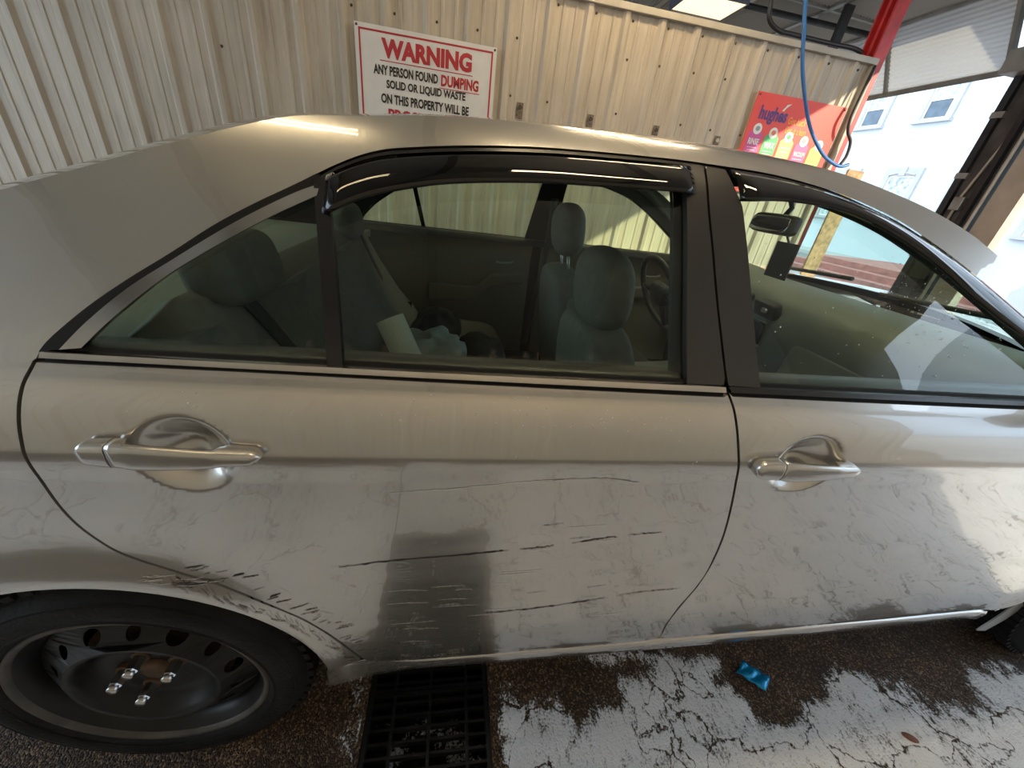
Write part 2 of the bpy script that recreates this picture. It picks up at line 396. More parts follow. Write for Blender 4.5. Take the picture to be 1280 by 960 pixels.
# screw heads under the cap and over the sheets
b = MB(); b.lathe_y([(0, -.006), (.007, -.006), (.010, 0)], (0, 0, 0), 8); screw_me = b.mesh('screw'); screw_me.materials.append(M['screw'])
spots = [(R0+k*RIB+.055, WALL_TOP-.045) for k in range(-3, 9)]
rr = random.Random(3)
spots += [(R0+k*RIB+.06+rr.uniform(-.01, .01), z) for k in range(-9, 8) for z in (1.98, 2.35) if rr.random() < .6]
for x, z in spots:
    if x < WALL_END-.03: o = link('screw', screw_me, None, wall_back); o.location = (x, WALL_Y-.002, z)
# mounting clips on the wall
for i, x in enumerate((.506, 1.130, 1.748, 2.362, -.11)):
    r = empty('wall_clip', (x, WALL_Y, 1.89))
    b = MB(); b.box(-.030, .030, -.010, -.0075, -.06, .055); o = b.build('plate', 'clip', r); bevelled(o, .002)
    b = MB(); b.tube([(0, -.010, .02), (0, -.024, .02)], .012, 10); b.tube([(0, -.024, .02), (0, -.028, .02)], .017, 8); b.build('bolt', 'screw' if i < 3 else 'cap', r)
    tag(r, ['rusty metal clip on the wall beside the white warning sign', 'rusty metal clip with a bolt, second one along from the warning sign', 'rusty metal clip with a bolt between two ribs midway to the red poster',
            'metal clip with a pale round knob beside the red poster', 'rusty metal clip on the wall seen through the car window'][i], 'clip', 'metal clips on the ribbed wall')

# ---- ceiling with purlins
b = MB(); b.box(REAR_X, FRONT_X+.1, NEAR_Y-3, 9, CEIL, CEIL+.08)
ceiling = tag(b.build('ceiling', 'ceil'), 'white sheet metal ceiling over the wash bays', kind='structure')
for x in (-4.2, -3.0, -1.8, -.2, 1.4):
    b = MB(); b.box(x-.04, x+.04, NEAR_Y-3, 9, CEIL-.12, CEIL-.001); b.build('purlin', 'frame', ceiling)
b = MB(); b.box(REAR_X, FRONT_X+.1, 8.2, 8.3, 0, CEIL); tag(b.build('wall_right', 'cap'), 'cream far wall of the neighbouring bay', kind='structure')
b = MB(); b.box(REAR_X, WALL_END, NEAR_Y-3.1, NEAR_Y-3, 0, CEIL); tag(b.build('wall_left', 'cap'), 'cream wall of the bay on the near side', kind='structure')
b = MB(); b.box(FRONT_X, FRONT_X+.12, 2.9, 9, 3.42, CEIL-.001); b.box(FRONT_X, FRONT_X+.12, NEAR_Y-3, 2.9, 3.56, CEIL-.001); tag(b.build('wall_header', 'cap'), 'metal header above the bay openings', kind='structure')

# ---- red steel post at the end of the wall
rp = empty('steel_post', (3.72, 3.56, 0))
b = MB(); b.box(-.055, .055, -.012, .012, 0, 3.32); b.build('web', 'red', rp)
for s in (-1, 1):
    b = MB(); b.box(-.06, .06, s*.075-.008, s*.075+.008, 0, 3.32); b.build('flange', 'red', rp)
b = MB(); b.box(-.012, .012, -.067, .067, 0, 3.32); b.build('core', 'red', rp)
b = MB(); b.box(-.1, .1, -.12, .12, 0, .015); b.build('base_plate', 'red', rp)
tag(rp, 'red painted steel post rising past the end of the ribbed wall', 'post')

# ---- dividing jamb at the bay front: dark steel pillar with track, conduit, boxes
jm = empty('door_jamb', (FRONT_X, 3.0, 0))
b = MB(); b.box(-.02, .10, -.06, .255, 0, 3.42); b.build('pillar', 'dirtsteel', jm)
b = MB(); b.box(-.06, -.021, .19, .25, 0, 3.0); b.build('door_track', 'darksteel', jm)
b = MB(); b.box(-.07, -.021, -.02, .03, 0, 3.0); b.build('door_track', 'darksteel', jm)
b = MB(); b.box(-.01, .09, -.31, -.10, 0, 3.42); b.build('outer_jamb', 'cap', jm)
b = MB(); b.tube([(-.05, -.075, 0), (-.05, -.075, 3.0)], .014, 10); b.build('conduit', 'cap', jm)
b = MB(); b.tube([(-.045, .115, 1.2), (-.045, .115, 1.75), (-.05, .02, 2.25), (-.06, -.03, 2.9)], .012, 10); b.build('conduit', 'cap', jm)
b = MB(); b.box(-.075, -.021, .06, .15, 1.62, 1.74); bevelled(b.build('junction_box', 'frame', jm), .006)
b = MB(); b.box(-.065, -.021, .10, .16, 1.36, 1.48); bevelled(b.build('junction_box', 'frame', jm), .006)
b = MB(); b.tube([(-.05, .10, 1.22), (-.09, .07, 1.36), (-.09, .03, 1.36), (-.05, .0, 1.20)], .010, 8); b.build('cable_loop', 'blackpipe', jm)
for zz in (.7, 1.15, 1.9, 2.4):
    b = MB(); b.box(-.065, -.021, .16, .26, zz, zz+.05); b.build('track_bracket', 'frame', jm)
tag(jm, 'dark dirty steel door jamb with conduits and boxes by the street opening', 'door jamb')

# ---- partly raised sectional doors of translucent sheet
def section_door(name, label, y0, y1, group, first=0):
    d = empty(name, (FRONT_X, (y0+y1)/2, 0)); h = (y1-y0)/2
    path = [(-.02, 2.78), (-.34, 3.34), (-1.16, 3.37), (-1.95, 3.38), (-2.74, 3.39), (-3.53, 3.40)]
    if first: path = [(x, z+.20) for x, z in path[first:]]
    for k, ((xa, za), (xb, zb)) in enumerate(zip(path, path[1:])):
        L = math.hypot(xb-xa, zb-za); ux, uz = (xb-xa)/L, (zb-za)/L; nx, nz = -uz, ux
        n = int(L/.020); vs = []; fs = []
        for i in range(n+1):
            t = i/n*L; o = .0055*(1 if i % 2 else -1)
            x, z = xa+ux*t+nx*o, za+uz*t+nz*o
            vs += [(x, -h, z), (x, h, z)]
        fs = [(2*i, 2*i+1, 2*i+3, 2*i+2) for i in range(n)]
        b = MB(); b.add(vs, fs, False); s = b.build('door_section', 'door_sheet', d)
        ns = 4
        for j in range(ns+1):
            yy = -h+2*h*j/ns
            b = MB(); b.bar((xa, yy, za), (xb, yy, zb), .05, .035, (ux*0+0, 1, 0)); b.build('stile', 'frame', s)
        b = MB(); b.bar((xa, -h, za), (xa, h, za), .05, .05, (nx, 0, nz)); b.build('rail', 'frame', s)
    tag(d, label, 'garage door', group); return d
section_door('overhead_door', 'raised translucent sectional door over the neighbouring bay, past the red post', 3.36, 7.9, None)
# torsion bar and track hangers by the neighbouring door
b = MB(); b.tube([(1.4, 4.66, 3.30), (4.55, 4.66, 3.30)], .028, 10); tag(b.build('door_track', 'darksteel'), 'dark steel track running along under the raised door sheets', 'track')
b = MB(); b.bar((3.884, 4.3, 2.7), (3.90, 4.3, 3.34), .09, .05); tag(b.build('track_hanger', 'darksteel'), 'dark steel strut slanting up behind the ribbed wall', 'strut')
b = MB(); b.bar((4.82, 3.16, 3.03), (4.78, 3.10, CEIL-.001), .09, .09); tag(b.build('corner_strut', 'darksteel'), 'dark steel strut above the door jamb', 'strut')
b = MB(); b.box(4.80, 5.0, 3.05, 3.30, 2.72, 2.90); b.box(4.84, 4.98, 3.0, 3.2, 2.90, 3.02); bevelled(tag(b.build('hinge_bracket', 'frame'), 'torn grey metal bracket where the raised door meets the jamb', 'bracket'), .01)

# ---- hoses
def spline(pts, k=8): return cr(pts, k)
b = MB(); b.tube(spline([(2.02, 2.9, 3.6), (2.20, 2.9, 3.2), (2.391, 2.9, 2.724), (2.468, 2.9, 2.562), (2.55, 2.9, 2.39), (2.671, 2.9, 2.21), (2.831, 2.9, 2.02), (3.037, 2.9, 1.866), (3.193, 2.9, 1.808), (3.272, 2.9, 1.800), (3.33, 2.9, 1.82)]), .013, 10)
tag(b.build('hose', 'bluehose'), 'blue wash hose hanging in a loop before the red poster', 'hose')
b = MB(); b.tube(spline([(3.60, 3.36, 2.62), (3.54, 3.31, 2.30), (3.535, 3.3, 2.20), (3.566, 3.3, 2.122), (3.639, 3.3, 2.049), (3.662, 3.3, 1.941), (3.637, 3.3, 1.865)]), .013, 8)
tag(b.build('hose', 'blackpipe'), 'dark thin hose hanging down along the red post', 'hose')
b = MB(); b.tube(spline([(2.48, 3.60, 3.28), (2.575, 3.60, 2.963), (2.62, 3.60, 2.843), (2.74, 3.60, 2.79), (2.876, 3.60, 2.785), (3.297, 3.6, 2.782), (3.52, 3.6, 2.785), (3.62, 3.58, 2.76)]), .018, 10)
tag(b.build('pipe', 'blackpipe'), 'black bent pipe running over the top of the wall', 'pipe')

# ---- fluorescent fixtures
M['tube_dim'] = simple('old_fluorescent_tube', (1, 1, 1), .5, emit=(1, .78, .46), estr=10)
def fixture(name, x0, x1, y, z, label, tube='tube'):
    f = empty(name, ((x0+x1)/2, y, z)); h = (x1-x0)/2
    b = MB(); b.box(-h-.03, h+.03, -.10, .10, .05, .10); bevelled(b.build('housing', 'ceil', f), .006)
    for s in (-.045, .045):
        b = MB(); b.tube([(-h, s, .02), (h, s, .02)], .015, 10); b.build(name.replace('strip_light', 'near_tube' if s < 0 else 'far_tube'), tube, f)
    for s in (-1, 1):
        b = MB(); b.box(s*(h+.015)-.012, s*(h+.015)+.012, -.08, .08, 0, .05); b.build('lamp_holder', 'ceil', f)
    tag(f, label, 'light', 'fluorescent lights')
fixture('strip_light_rear_offscreen', -1.8, -.6, .35, 3.42, 'twin tube strip light over the near rear wheel of the car', 'tube_dim')
fixture('strip_light_front_offscreen', .3, 1.4, .35, 3.42, 'twin tube strip light over the near front door of the car')
fixture('strip_light_wall_offscreen', .9, 2.1, 2.6, 3.42, 'twin tube strip light between the car and the ribbed wall')
pf = empty('panel_light', (2.43, 4.42, 3.15))
b = MB(); b.box(-.30, .30, .21, .24, -.06, .06); b.box(-.30, .30, -.24, -.225, -.022, .06); b.box(-.30, -.285, -.225, .21, -.022, .06); b.box(.285, .30, -.225, .21, -.022, .06); b.box(-.285, .285, -.225, .21, .03, .06)
b.build('housing', simple('blue_grey_steel', (.06, .075, .11), .5), pf)
b = MB(); vs = []
for i in range(41): vs += [(-.283+.566*i/40, -.223, -.02+.006*(i % 2)), (-.283+.566*i/40, .208, -.02+.006*(i % 2))]
b.add(vs, [(2*i, 2*i+1, 2*i+3, 2*i+2) for i in range(40)]); b.build('lens', 'lens', pf)
for xx in (-.25, .25):
    b = MB(); b.tube([(xx, 0, .06), (xx, 0, .19)], .008, 6); b.build('hanger_rod', 'darksteel', pf)
tag(pf, 'lit panel light with ribbed lens above the ribbed wall', 'light')

# ---- warning sign
sg = empty('warning_sign', (-.256, WALL_Y-.036, 1.94))
SX0, SX1, SZ0, SZ1 = -.531, .533, -.46, .318
b = MB(); b.box(SX0, SX1, -.004, .003, SZ0, SZ1); b.build('board', 'signwhite', sg)
for x0, x1, z0, z1 in ((SX0+.028, SX1-.028, SZ1-.040, SZ1-.028), (SX0+.028, SX1-.028, SZ0+.028, SZ0+.040), (SX0+.028, SX0+.040, SZ0+.040, SZ1-.040), (SX1-.040, SX1-.028, SZ0+.040, SZ1-.040)):
    b = MB(); b.box(x0, x1, -.006, -.0042, z0, z1); b.build('border', 'signred', sg)
def sx(x): return x+.256
put_text('lettering', 'WARNING', sx(-.597), .133, -.0052, .685, .120, 'signred', sg, .05)
b = MB(); b.box(sx(-.612), sx(.098), -.0055, -.0042, .113, .119); b.build('underline', 'signred', sg)
put_text('lettering', 'ANY PERSON FOUND', sx(-.662), .027, -.0052, .49, .062, 'signblack', sg, .036)
put_text('lettering', 'DUMPING', sx(-.148), .018, -.0052, .298, .075, 'signred', sg, .042)
b = MB(); b.box(sx(-.160), sx(.160), -.0055, -.0042, .003, .008); b.build('underline', 'signred', sg)
put_text('lettering', 'SOLID OR LIQUID WASTE', sx(-.568), -.062, -.0052, .618, .064, 'signblack', sg, .036)
put_text('lettering', 'ON THIS PROPERTY WILL BE', sx(-.612), -.152, -.0052, .694, .064, 'signblack', sg, .036)
put_text('lettering', 'PROSECUTED', sx(-.56), -.262, -.0052, .60, .080, 'signred', sg, .042)
for x in (SX0+.016, SX1-.016):
    for z in (SZ1-.016, SZ0+.016):
        b = MB(); b.lathe_y([(0, -.009), (.007, -.009), (.009, -.004)], (x, 0, z), 8); b.build('screw', 'screw', sg)
tag(sg, 'white warning sign with red border and dumping notice on the ribbed wall', 'sign')

# ---- red price poster
po = empty('wash_poster', (3.07, WALL_Y-.036, 1.95))
PX0, PX1, PZ0, PZ1 = -.47, .46, -.42, .36
b = MB(); b.box(PX0, PX1, -.004, .003, PZ0, PZ1); b.build('board', 'poster_red', po)
def poly_plate(name, pts, y, mat, par, th=.0012):
    b = MB(); b.prism_y(pts, y-th, y); return b.build(name, mat, par)
put_text('lettering', 'hughes', -.395, .135, -.0056, .285, .135, 'poster_purple', po, .03)
put_text('lettering', 'Get back', -.085, .165, -.0056, .19, .055, 'poster_text_orange', po, .01)
put_text('lettering', 'Get it clean', -.085, .095, -.0056, .22, .055, 'poster_text_orange', po, .01)
poly_plate('logo_swoosh', [(-.185, .25), (-.15, .30), (-.11, .31), (-.15, .275), (-.165, .25)], -.0052, 'poster_white', po)
cols = ['poster_magenta', 'poster_green', 'poster_peach', 'poster_pink', 'poster_lime']
for i, c in enumerate(cols):
    x0 = -.435+.172*i; w = .145; zt = .085-.012*i
    ar = poly_plate('price_arrow', [(x0, -.36), (x0+w, -.36), (x0+w, zt-.03), (x0+w-.035, zt), (x0+.035, zt), (x0, zt-.03)], -.0052, c, po)
    cx = x0+w/2
    poly_plate('badge', [(cx+.043*math.cos(a*.3142), zt+.008+.043*math.sin(a*.3142)) for a in range(20)], -.0066, 'poster_white' if i != 2 else 'poster_white', ar)
    poly_plate('badge_symbol', [(cx+.022*math.cos(a*.6283), zt+.010+.020*math.sin(a*.6283)) for a in range(10)], -.0078, ['poster_grey', 'poster_orange', 'poster_green', 'poster_grey', 'poster_grey'][i], ar)
    if i < 2: put_text('lettering', ('RINSE', 'WAX')[i], x0+.018, zt-.115, -.0072, .110, .050, 'poster_white', ar, .03)
    elif i == 3: put_text('lettering', 'VACUUM', x0+.012, zt-.115, -.0072, .120, .038, 'poster_white', ar, .02)
    for j in range(3 if i != 4 else 1):
        zz = zt-.135-.020*j if i != 2 else zt-.075-.030*j
        b = MB(); b.box(x0+.022+.008*j, x0+w-.022-.010*j, -.0068, -.0066, zz-.004-(0.005 if i == 2 and j < 2 else 0), zz); b.build('fine_print', 'poster_white' if i != 4 else 'poster_grey', ar)
    poly_plate('bottle_symbol', [(x0+.07, -.33), (x0+.12, -.33), (x0+.12, -.24), (x0+.11, -.23), (x0+.105, -.28), (x0+.085, -.30), (x0+.07, -.30)], -.0066, 'poster_white', ar)
for x in (PX0+.02, PX1-.02):
    b = MB(); b.lathe_y([(0, -.009), (.006, -.009), (.008, -.004)], (x, 0, PZ1-.02), 8); b.build('screw', 'screw', po)
tag(po, 'red and orange car wash poster with coloured arrows at the wall end', 'poster')
b = MB(); b.box(3.75, 3.93, 3.29, 3.31, .001, 1.84); bevelled(tag(b.build('plywood_board', simple('plywood', (.45, .30, .17), .8, noise=.4, nscale=25)), 'tall speckled plywood board standing before the red post', 'board'), .003)

# ================================================================== OUTSIDE
b = MB(); b.add([(5.3, -60, -.03), (60, -60, -.03), (60, 70, -.03), (5.3, 70, -.03)], [(0, 1, 2, 3)])
tag(b.build('street', 'asphalt'), 'pale grey street surface outside the bay', kind='structure')
b = MB(); b.box(17.5, 20.2, -40, 60, -.03, .12); tag(b.build('pavement', 'stone'), 'stone pavement along the pale building', kind='structure')
BX = 20.0
bl = empty('pale_building', (BX, 12, 0))
b = MB(); b.box(0, 9, -26, 40, 0, 10.3); b.build('facade', 'stucco', bl)
def far_window(yc, zc, w, h, arch, par):
    f = MB(); t = .22
    f.box(-.10, .0, yc-w/2-t, yc-w/2, zc-h/2, zc+h/2+t+.1); f.box(-.10, .0, yc+w/2, yc+w/2+t, zc-h/2, zc+h/2+t+.1)
    f.box(-.10, .0, yc-w/2, yc+w/2, zc+h/2, zc+h/2+t+.1)
    win = f.build('window_surround', 'stone', par)
    s = MB(); s.box(-.20, -.001, yc-w/2-t-.06, yc+w/2+t+.06, zc-h/2-.12, zc-h/2-.001); s.build('window_sill', 'stone', win)
    v = MB(); q = .07
    v.box(-.05, -.001, yc-w/2, yc-w/2+q, zc-h/2, zc+h/2); v.box(-.05, -.001, yc+w/2-q, yc+w/2, zc-h/2, zc+h/2)
    for z in (zc-h/2, zc-.035, zc+h/2-q): v.box(-.05, -.001, yc-w/2+q, yc+w/2-q, z, z+q)
    v.build('sash', 'vinyl', win)
    for z0, z1, m in ((zc-h/2+q, zc-.035, 'pane' if not arch else 'curtain'), (zc-.035+q, zc+h/2-q, 'curtain')):
        p = MB(); p.box(-.02, -.001, yc-w/2+q, yc+w/2-q, z0, z1); p.build('pane', m, win)
    if arch:
        k = MB(); k.box(-.16, -.101, yc-.13, yc+.13, zc+h/2, zc+h/2+.36); k.build('keystone', 'stone', win)
        k = MB()
        pts = [(yc-w/2+w*i/10, zc+h/2+.02+.09*math.sin(math.pi*i/10)) for i in range(11)]
        k.tube([(-.11, y, z) for y, z in pts], .035, 6); k.build('arch_moulding', 'stone', win)
for k in range(-8, 9):
    yy = 16.65-12+k*2.9
    far_window(yy, 6.55, 1.0, 1.45, False, bl)
    far_window(yy, 2.75, 1.15, 1.9, True, bl)
tag(bl, 'pale blue white rendered building with stone window surrounds across the street', 'building')
st = empty('brick_steps', (13.2, 8.6, -.03))
for k in range(3):
    b = MB(); b.box(-2.2+.5*k, 2.2, -3.0, 3.0, .16*k+.001*(k > 0), .16*(k+1)); b.build('step', 'brick', st)
tag(st, 'low red brick steps on the street outside, seen through the windshield', 'steps')

# ================================================================== DRAIN GRATES
gb = MB(); gb.box(-.004, .004, -.299, .299, -.030, -.002); long_me = gb.mesh('long_bar'); long_me.materials.append(M['grate'])
gb = MB(); gb.box(GX0+.013, GX1-.013, -.0032, .0032, -.026, -.005); cross_me = gb.mesh('cross_bar'); cross_me.materials.append(M['grate'])
gb = MB()
gb.box(GX0+.002, GX0+.013, -.299, .299, -.032, 0.001); gb.box(GX1-.013, GX1-.002, -.299, .299, -.032, .001)
gb.box(GX0+.013, GX1-.013, -.299, -.291, -.032, 0); gb.box(GX0+.013, GX1-.013, .291, .299, -.032, 0); frame_me = gb.mesh('frame'); frame_me.materials.append(M['grate'])
for k in range(2, 8):
    yc = -1.39+.6*k
    g = empty('drain_grate', (0, yc, 0))
    link('frame', frame_me, None, g)
    for x in (-.112, -.012, .092): o = link('long_bar', long_me, None, g); o.location.x = x
    for j in range(20): o = link('cross_bar', cross_me, None, g); o.location.y = -.276+.029*j
    lab = ['black iron drain grate at the foot of the near ribbed wall', 'black iron drain grate out in the bay, next to the one at the near wall',
           'black iron drain grate lying partly under the rear door sill', 'black iron drain grate under the near seats of the car', 'black iron drain grate under the middle of the car',
           'black iron drain grate under the far doors of the car', 'black iron drain grate midway between the car and the back wall', 'black iron drain grate at the foot of the back wall'][k]
    tag(g, lab, 'drain grate', 'drain grates across the floor')
# ---- suds
def fbm(x, y, s, o=0): return mn.fractal(Vector((x*s+o, y*s-o, o)), 1.0, 2.0, 5)
def foam_patch(name, label, x0, x1, y0, y1, step, fn, zoff=.002, amp=.010, parent=None):
    nx, ny = int((x1-x0)/step), int((y1-y0)/step); vs = []; cov = []; idx = {}
    def vert(i, j):
        if (i, j) not in idx:
            x, y = x0+i*step, y0+j*step; c = fn(x, y); cov.append(max(0, min(1, c)))
            idx[(i, j)] = len(vs); vs.append((x, y, zoff+amp*max(0, min(1.2, c))*(.6+.5*fbm(x, y, 14, 3))))
        return idx[(i, j)]
    fs = []
    for i in range(nx):
        for j in range(ny):
            if fn(x0+(i+.5)*step, y0+(j+.5)*step) > .03 and not (zoff > 0 and GX0-.004 < x0+(i+.5)*step < GX1+.012 and y0+(j+.5)*step > -.52): fs.append((vert(i, j), vert(i+1, j), vert(i+1, j+1), vert(i, j+1)))
    me = bpy.data.meshes.new(name); me.from_pydata(vs, [], fs); me.update(); me.polygons.foreach_set('use_smooth', [True]*len(fs))
    at = me.attributes.new('cover', 'FLOAT', 'POINT'); at.data.foreach_set('value', cov)
    o = link(name, me, 'foam', parent); tag(o, label, 'foam', kind='stuff'); return o
def ss(a, b, x):
    t = max(0, min(1, (x-a)/(b-a))); return t*t*(3-2*t)
FOAM_EDGE = lerp_curve([(.15, .02), (.37, .06), (.64, .10), (.80, .11), (.88, .05), (1.0, .03), (1.1, .02), (1.4, .0), (1.8, .0), (2.2, .04), (3, .1)])
def foam_right(x, y):
    w = fbm(x, y, 3.2, 1)*.09+fbm(x, y, 11, 5)*.05
    edge = FOAM_EDGE(x)
    c = ss(edge+.05, edge-.09, y+w)*1.1*ss(-1.15, -.92, y+w*1.5)
    crack = abs(fbm(x*1.0, y*1.7, 4.0, 9))
    c *= .62+.38*ss(.0, .06, crack)
    c *= max(ss(GX1+.005, GX1+.05, x), ss(-.50, -.56, y))
    hole = 9+0*math.hypot((x-.66)/.07, (y+.02)/.05)
    c *= ss(.3, 1.5, hole+w*9)
    c *= ss(.075, .11, math.hypot(x-1.0325, y-.06))
    ridge = ss(.06, .0, abs(y-.135-.04*math.sin(4*x)-w*.5))*ss(.30, .55, x)*ss(1.15, .9, x)
    return max(c, ridge*.75*ss(.075, .11, math.hypot(x-1.0325, y-.06)))
foam_patch('soap_foam', 'white soap suds spread over the floor beside the car', GX0-.003, 4.9, -1.7, .32, .018, foam_right)
def foam_left(x, y):
    w = fbm(x, y, 4, 21)*.15
    c = ss(-.06, -.22, y+w)*1.0*ss(-.95, -.70, y+w)
    strip = ss(.06, .01, abs(x+.215)+.5*abs(w))*.50*ss(.36, .1, y)
    return max(c, strip)
foam_patch('soap_foam', 'white soap suds on the floor by the rear wheel', -4.0, GX0-.004, -1.7, .4, .022, foam_left)
def foam_pit(x, y): return .62*ss(.0, .35, fbm(x, y, 9, 33)+.12)*ss(.12, -.02, y)
foam_patch('soap_foam', 'soap suds lying down in the drain under the grates', GX0+.004, GX1-.004, -.48, .3, .012, foam_pit, -.055, .012)
# ---- litter
wr = empty('foil_wrapper', (1.0325, .060, .0))
n = 12; vs = []
QA, QB, QC, QD = (-.008, .043), (.051, -.011), (.010, -.045), (-.052, .013)
for i in range(n+1):
    for j in range(7):
        u, v = i/n, j/6
        x = (QA[0]*(1-u)+QB[0]*u)*(1-v)+(QD[0]*(1-u)+QC[0]*u)*v; y = (QA[1]*(1-u)+QB[1]*u)*(1-v)+(QD[1]*(1-u)+QC[1]*u)*v
        vs.append((x, y, .009+.004*mn.noise(Vector((u*6, v*4, 3)))+.003*math.sin(u*14+v*5)))
b = MB(); b.add(vs, [(i*7+j, (i+1)*7+j, (i+1)*7+j+1, i*7+j+1) for i in range(n) for j in range(6)], True)
o = b.build('foil', 'wrapper', wr); sd = o.modifiers.new('solid', 'SOLIDIFY'); sd.thickness = .004; sd.offset = 1
b = MB()
for u0 in (0, n): pass
b.add([(vs[k*7][0], vs[k*7][1]+.004, vs[k*7][2]) for k in range(n+1)]+[(vs[k*7][0]+.002, vs[k*7][1]-.004, vs[k*7][2]+.004) for k in range(n+1)], [(k, k+1, n+2+k, n+1+k) for k in range(n)])
b.build('crimped_seam', 'wrapper', wr)
tag(wr, 'crumpled bright blue foil wrapper on the wet floor beside the car', 'wrapper')
b = MB(); b.superell((1.42, -.135, .012), .022, .010, .006, 1, 1, 12, 8, Matrix.Rotation(-.6, 3, 'Z')); tag(b.build('leaf', 'brownbit'), 'small reddish brown leaf lying in the suds', 'leaf')

# ================================================================== THE CAR
W = 1.82                                   # body width; near flank at y = 0, far flank at y = W
WX, WZ = -.600, .320; FX = 2.195            # rear wheel centre, front wheel x
ZP = [.18, .225, .25, .30, .33, .40, .50, .60, .70, .80, .90, .952, .975, 1.015, 1.045, 1.065, 1.08, 1.20, 1.30, 1.38, 1.42, 1.45, 1.465]
YP = [.085, .058, .052, .046, .040, .032, .025, .019, .014, .010, .005, 0, .003, .011, .024, .040, .052, .138, .208, .272, .318, .375, .44]
def pchip(xs, ys):
    n = len(xs); h = [xs[i+1]-xs[i] for i in range(n-1)]; d = [(ys[i+1]-ys[i])/h[i] for i in range(n-1)]
    m = [d[0]]+[0 if d[i-1]*d[i] <= 0 else 3*(h[i-1]+h[i])/((2*h[i]+h[i-1])/d[i-1]+(h[i]+2*h[i-1])/d[i]) for i in range(1, n-1)]+[d[-1]]
    def f(x):
        if x <= xs[0]: return ys[0]+m[0]*(x-xs[0])
        if x >= xs[-1]: return ys[-1]+m[-1]*(x-xs[-1])
        i = 0
        while x > xs[i+1]: i += 1
        t = (x-xs[i])/h[i]
        return (1+2*t)*(1-t)**2*ys[i]+t*(1-t)**2*h[i]*m[i]+t*t*(3-2*t)*ys[i+1]+t*t*(t-1)*h[i]*m[i+1]
    return f
prof = pchip(ZP, YP)
def S(x, z):
    zz = z+.010*ss(.2, 1.3, x)*ss(1.04, .9, z)*ss(.6, .8, z)
    y = prof(zz)+.008*(x-.4)**2
    for cx in (WX, FX):
        y -= .018*math.exp(-((math.hypot(x-cx, z-WZ)-.36)/.06)**2)
    if x < -1.0: y += .10*(-1.0-x)**2
    if x > 2.3: y += .12*(x-2.3)**2
    return y
def cup(x, z, c, a, bb, d):
    r = math.hypot((x-c[0])/a, (z-c[1])/bb)
    return d*(1-r*r)**2 if r < 1 else 0
def S_rear(x, z):
    y = S(x, z)+cup(x, z, (-.357, .953), .072, .068, .046)
    # crumpled sheet low on the door
    w = ss(.84, .70, z)*ss(.30, .38, z)
    y += w*(.0016*mn.noise(Vector((x*5, z*9, 1)))+.0007*mn.noise(Vector((x*11, z*26, 4))))
    return y
def S_front(x, z):
    y = S(x, z)+cup(x, z, (.660, .945), .078, .068, .046)
    w = ss(.80, .66, z)
    y += w*(.0010*mn.noise(Vector((x*5, z*11, 7)))+.0004*mn.noise(Vector((x*13, z*30, 2))))
    return y
car = empty('car', (WX, .91, 0))
tag(car, 'silver four door saloon car with scraped rear door and black rear wheel', 'car')
CARLOC = Vector(car.location)
def rebase(o):                       # geometry is written in world coordinates: shift it to its parent's frame
    o.data.transform(Matrix.Translation(-CARLOC)); return o
def inpoly(pts, X, Z):
    ins = False; n = len(pts); j = n-1
    for i in range(n):
        xi, zi = pts[i]; xj, zj = pts[j]
        if (zi > Z) != (zj > Z) and X < (xj-xi)*(Z-zi)/(zj-zi)+xi: ins = not ins
        j = i
    return ins
def clip_cell(poly, x0, x1, z0, z1):
    for ax, val, sg in ((0, x0, 1), (0, x1, -1), (1, z0, 1), (1, z1, -1)):
        out = []
        for i in range(len(poly)):
            a, c = poly[i-1], poly[i]; da, dc = (a[ax]-val)*sg, (c[ax]-val)*sg
            if (da < 0) != (dc < 0):
                t = da/(da-dc); out.append((a[0]+(c[0]-a[0])*t, a[1]+(c[1]-a[1])*t))
            if dc >= 0: out.append(c)
        poly = out
        if len(poly) < 3: return []
    return poly
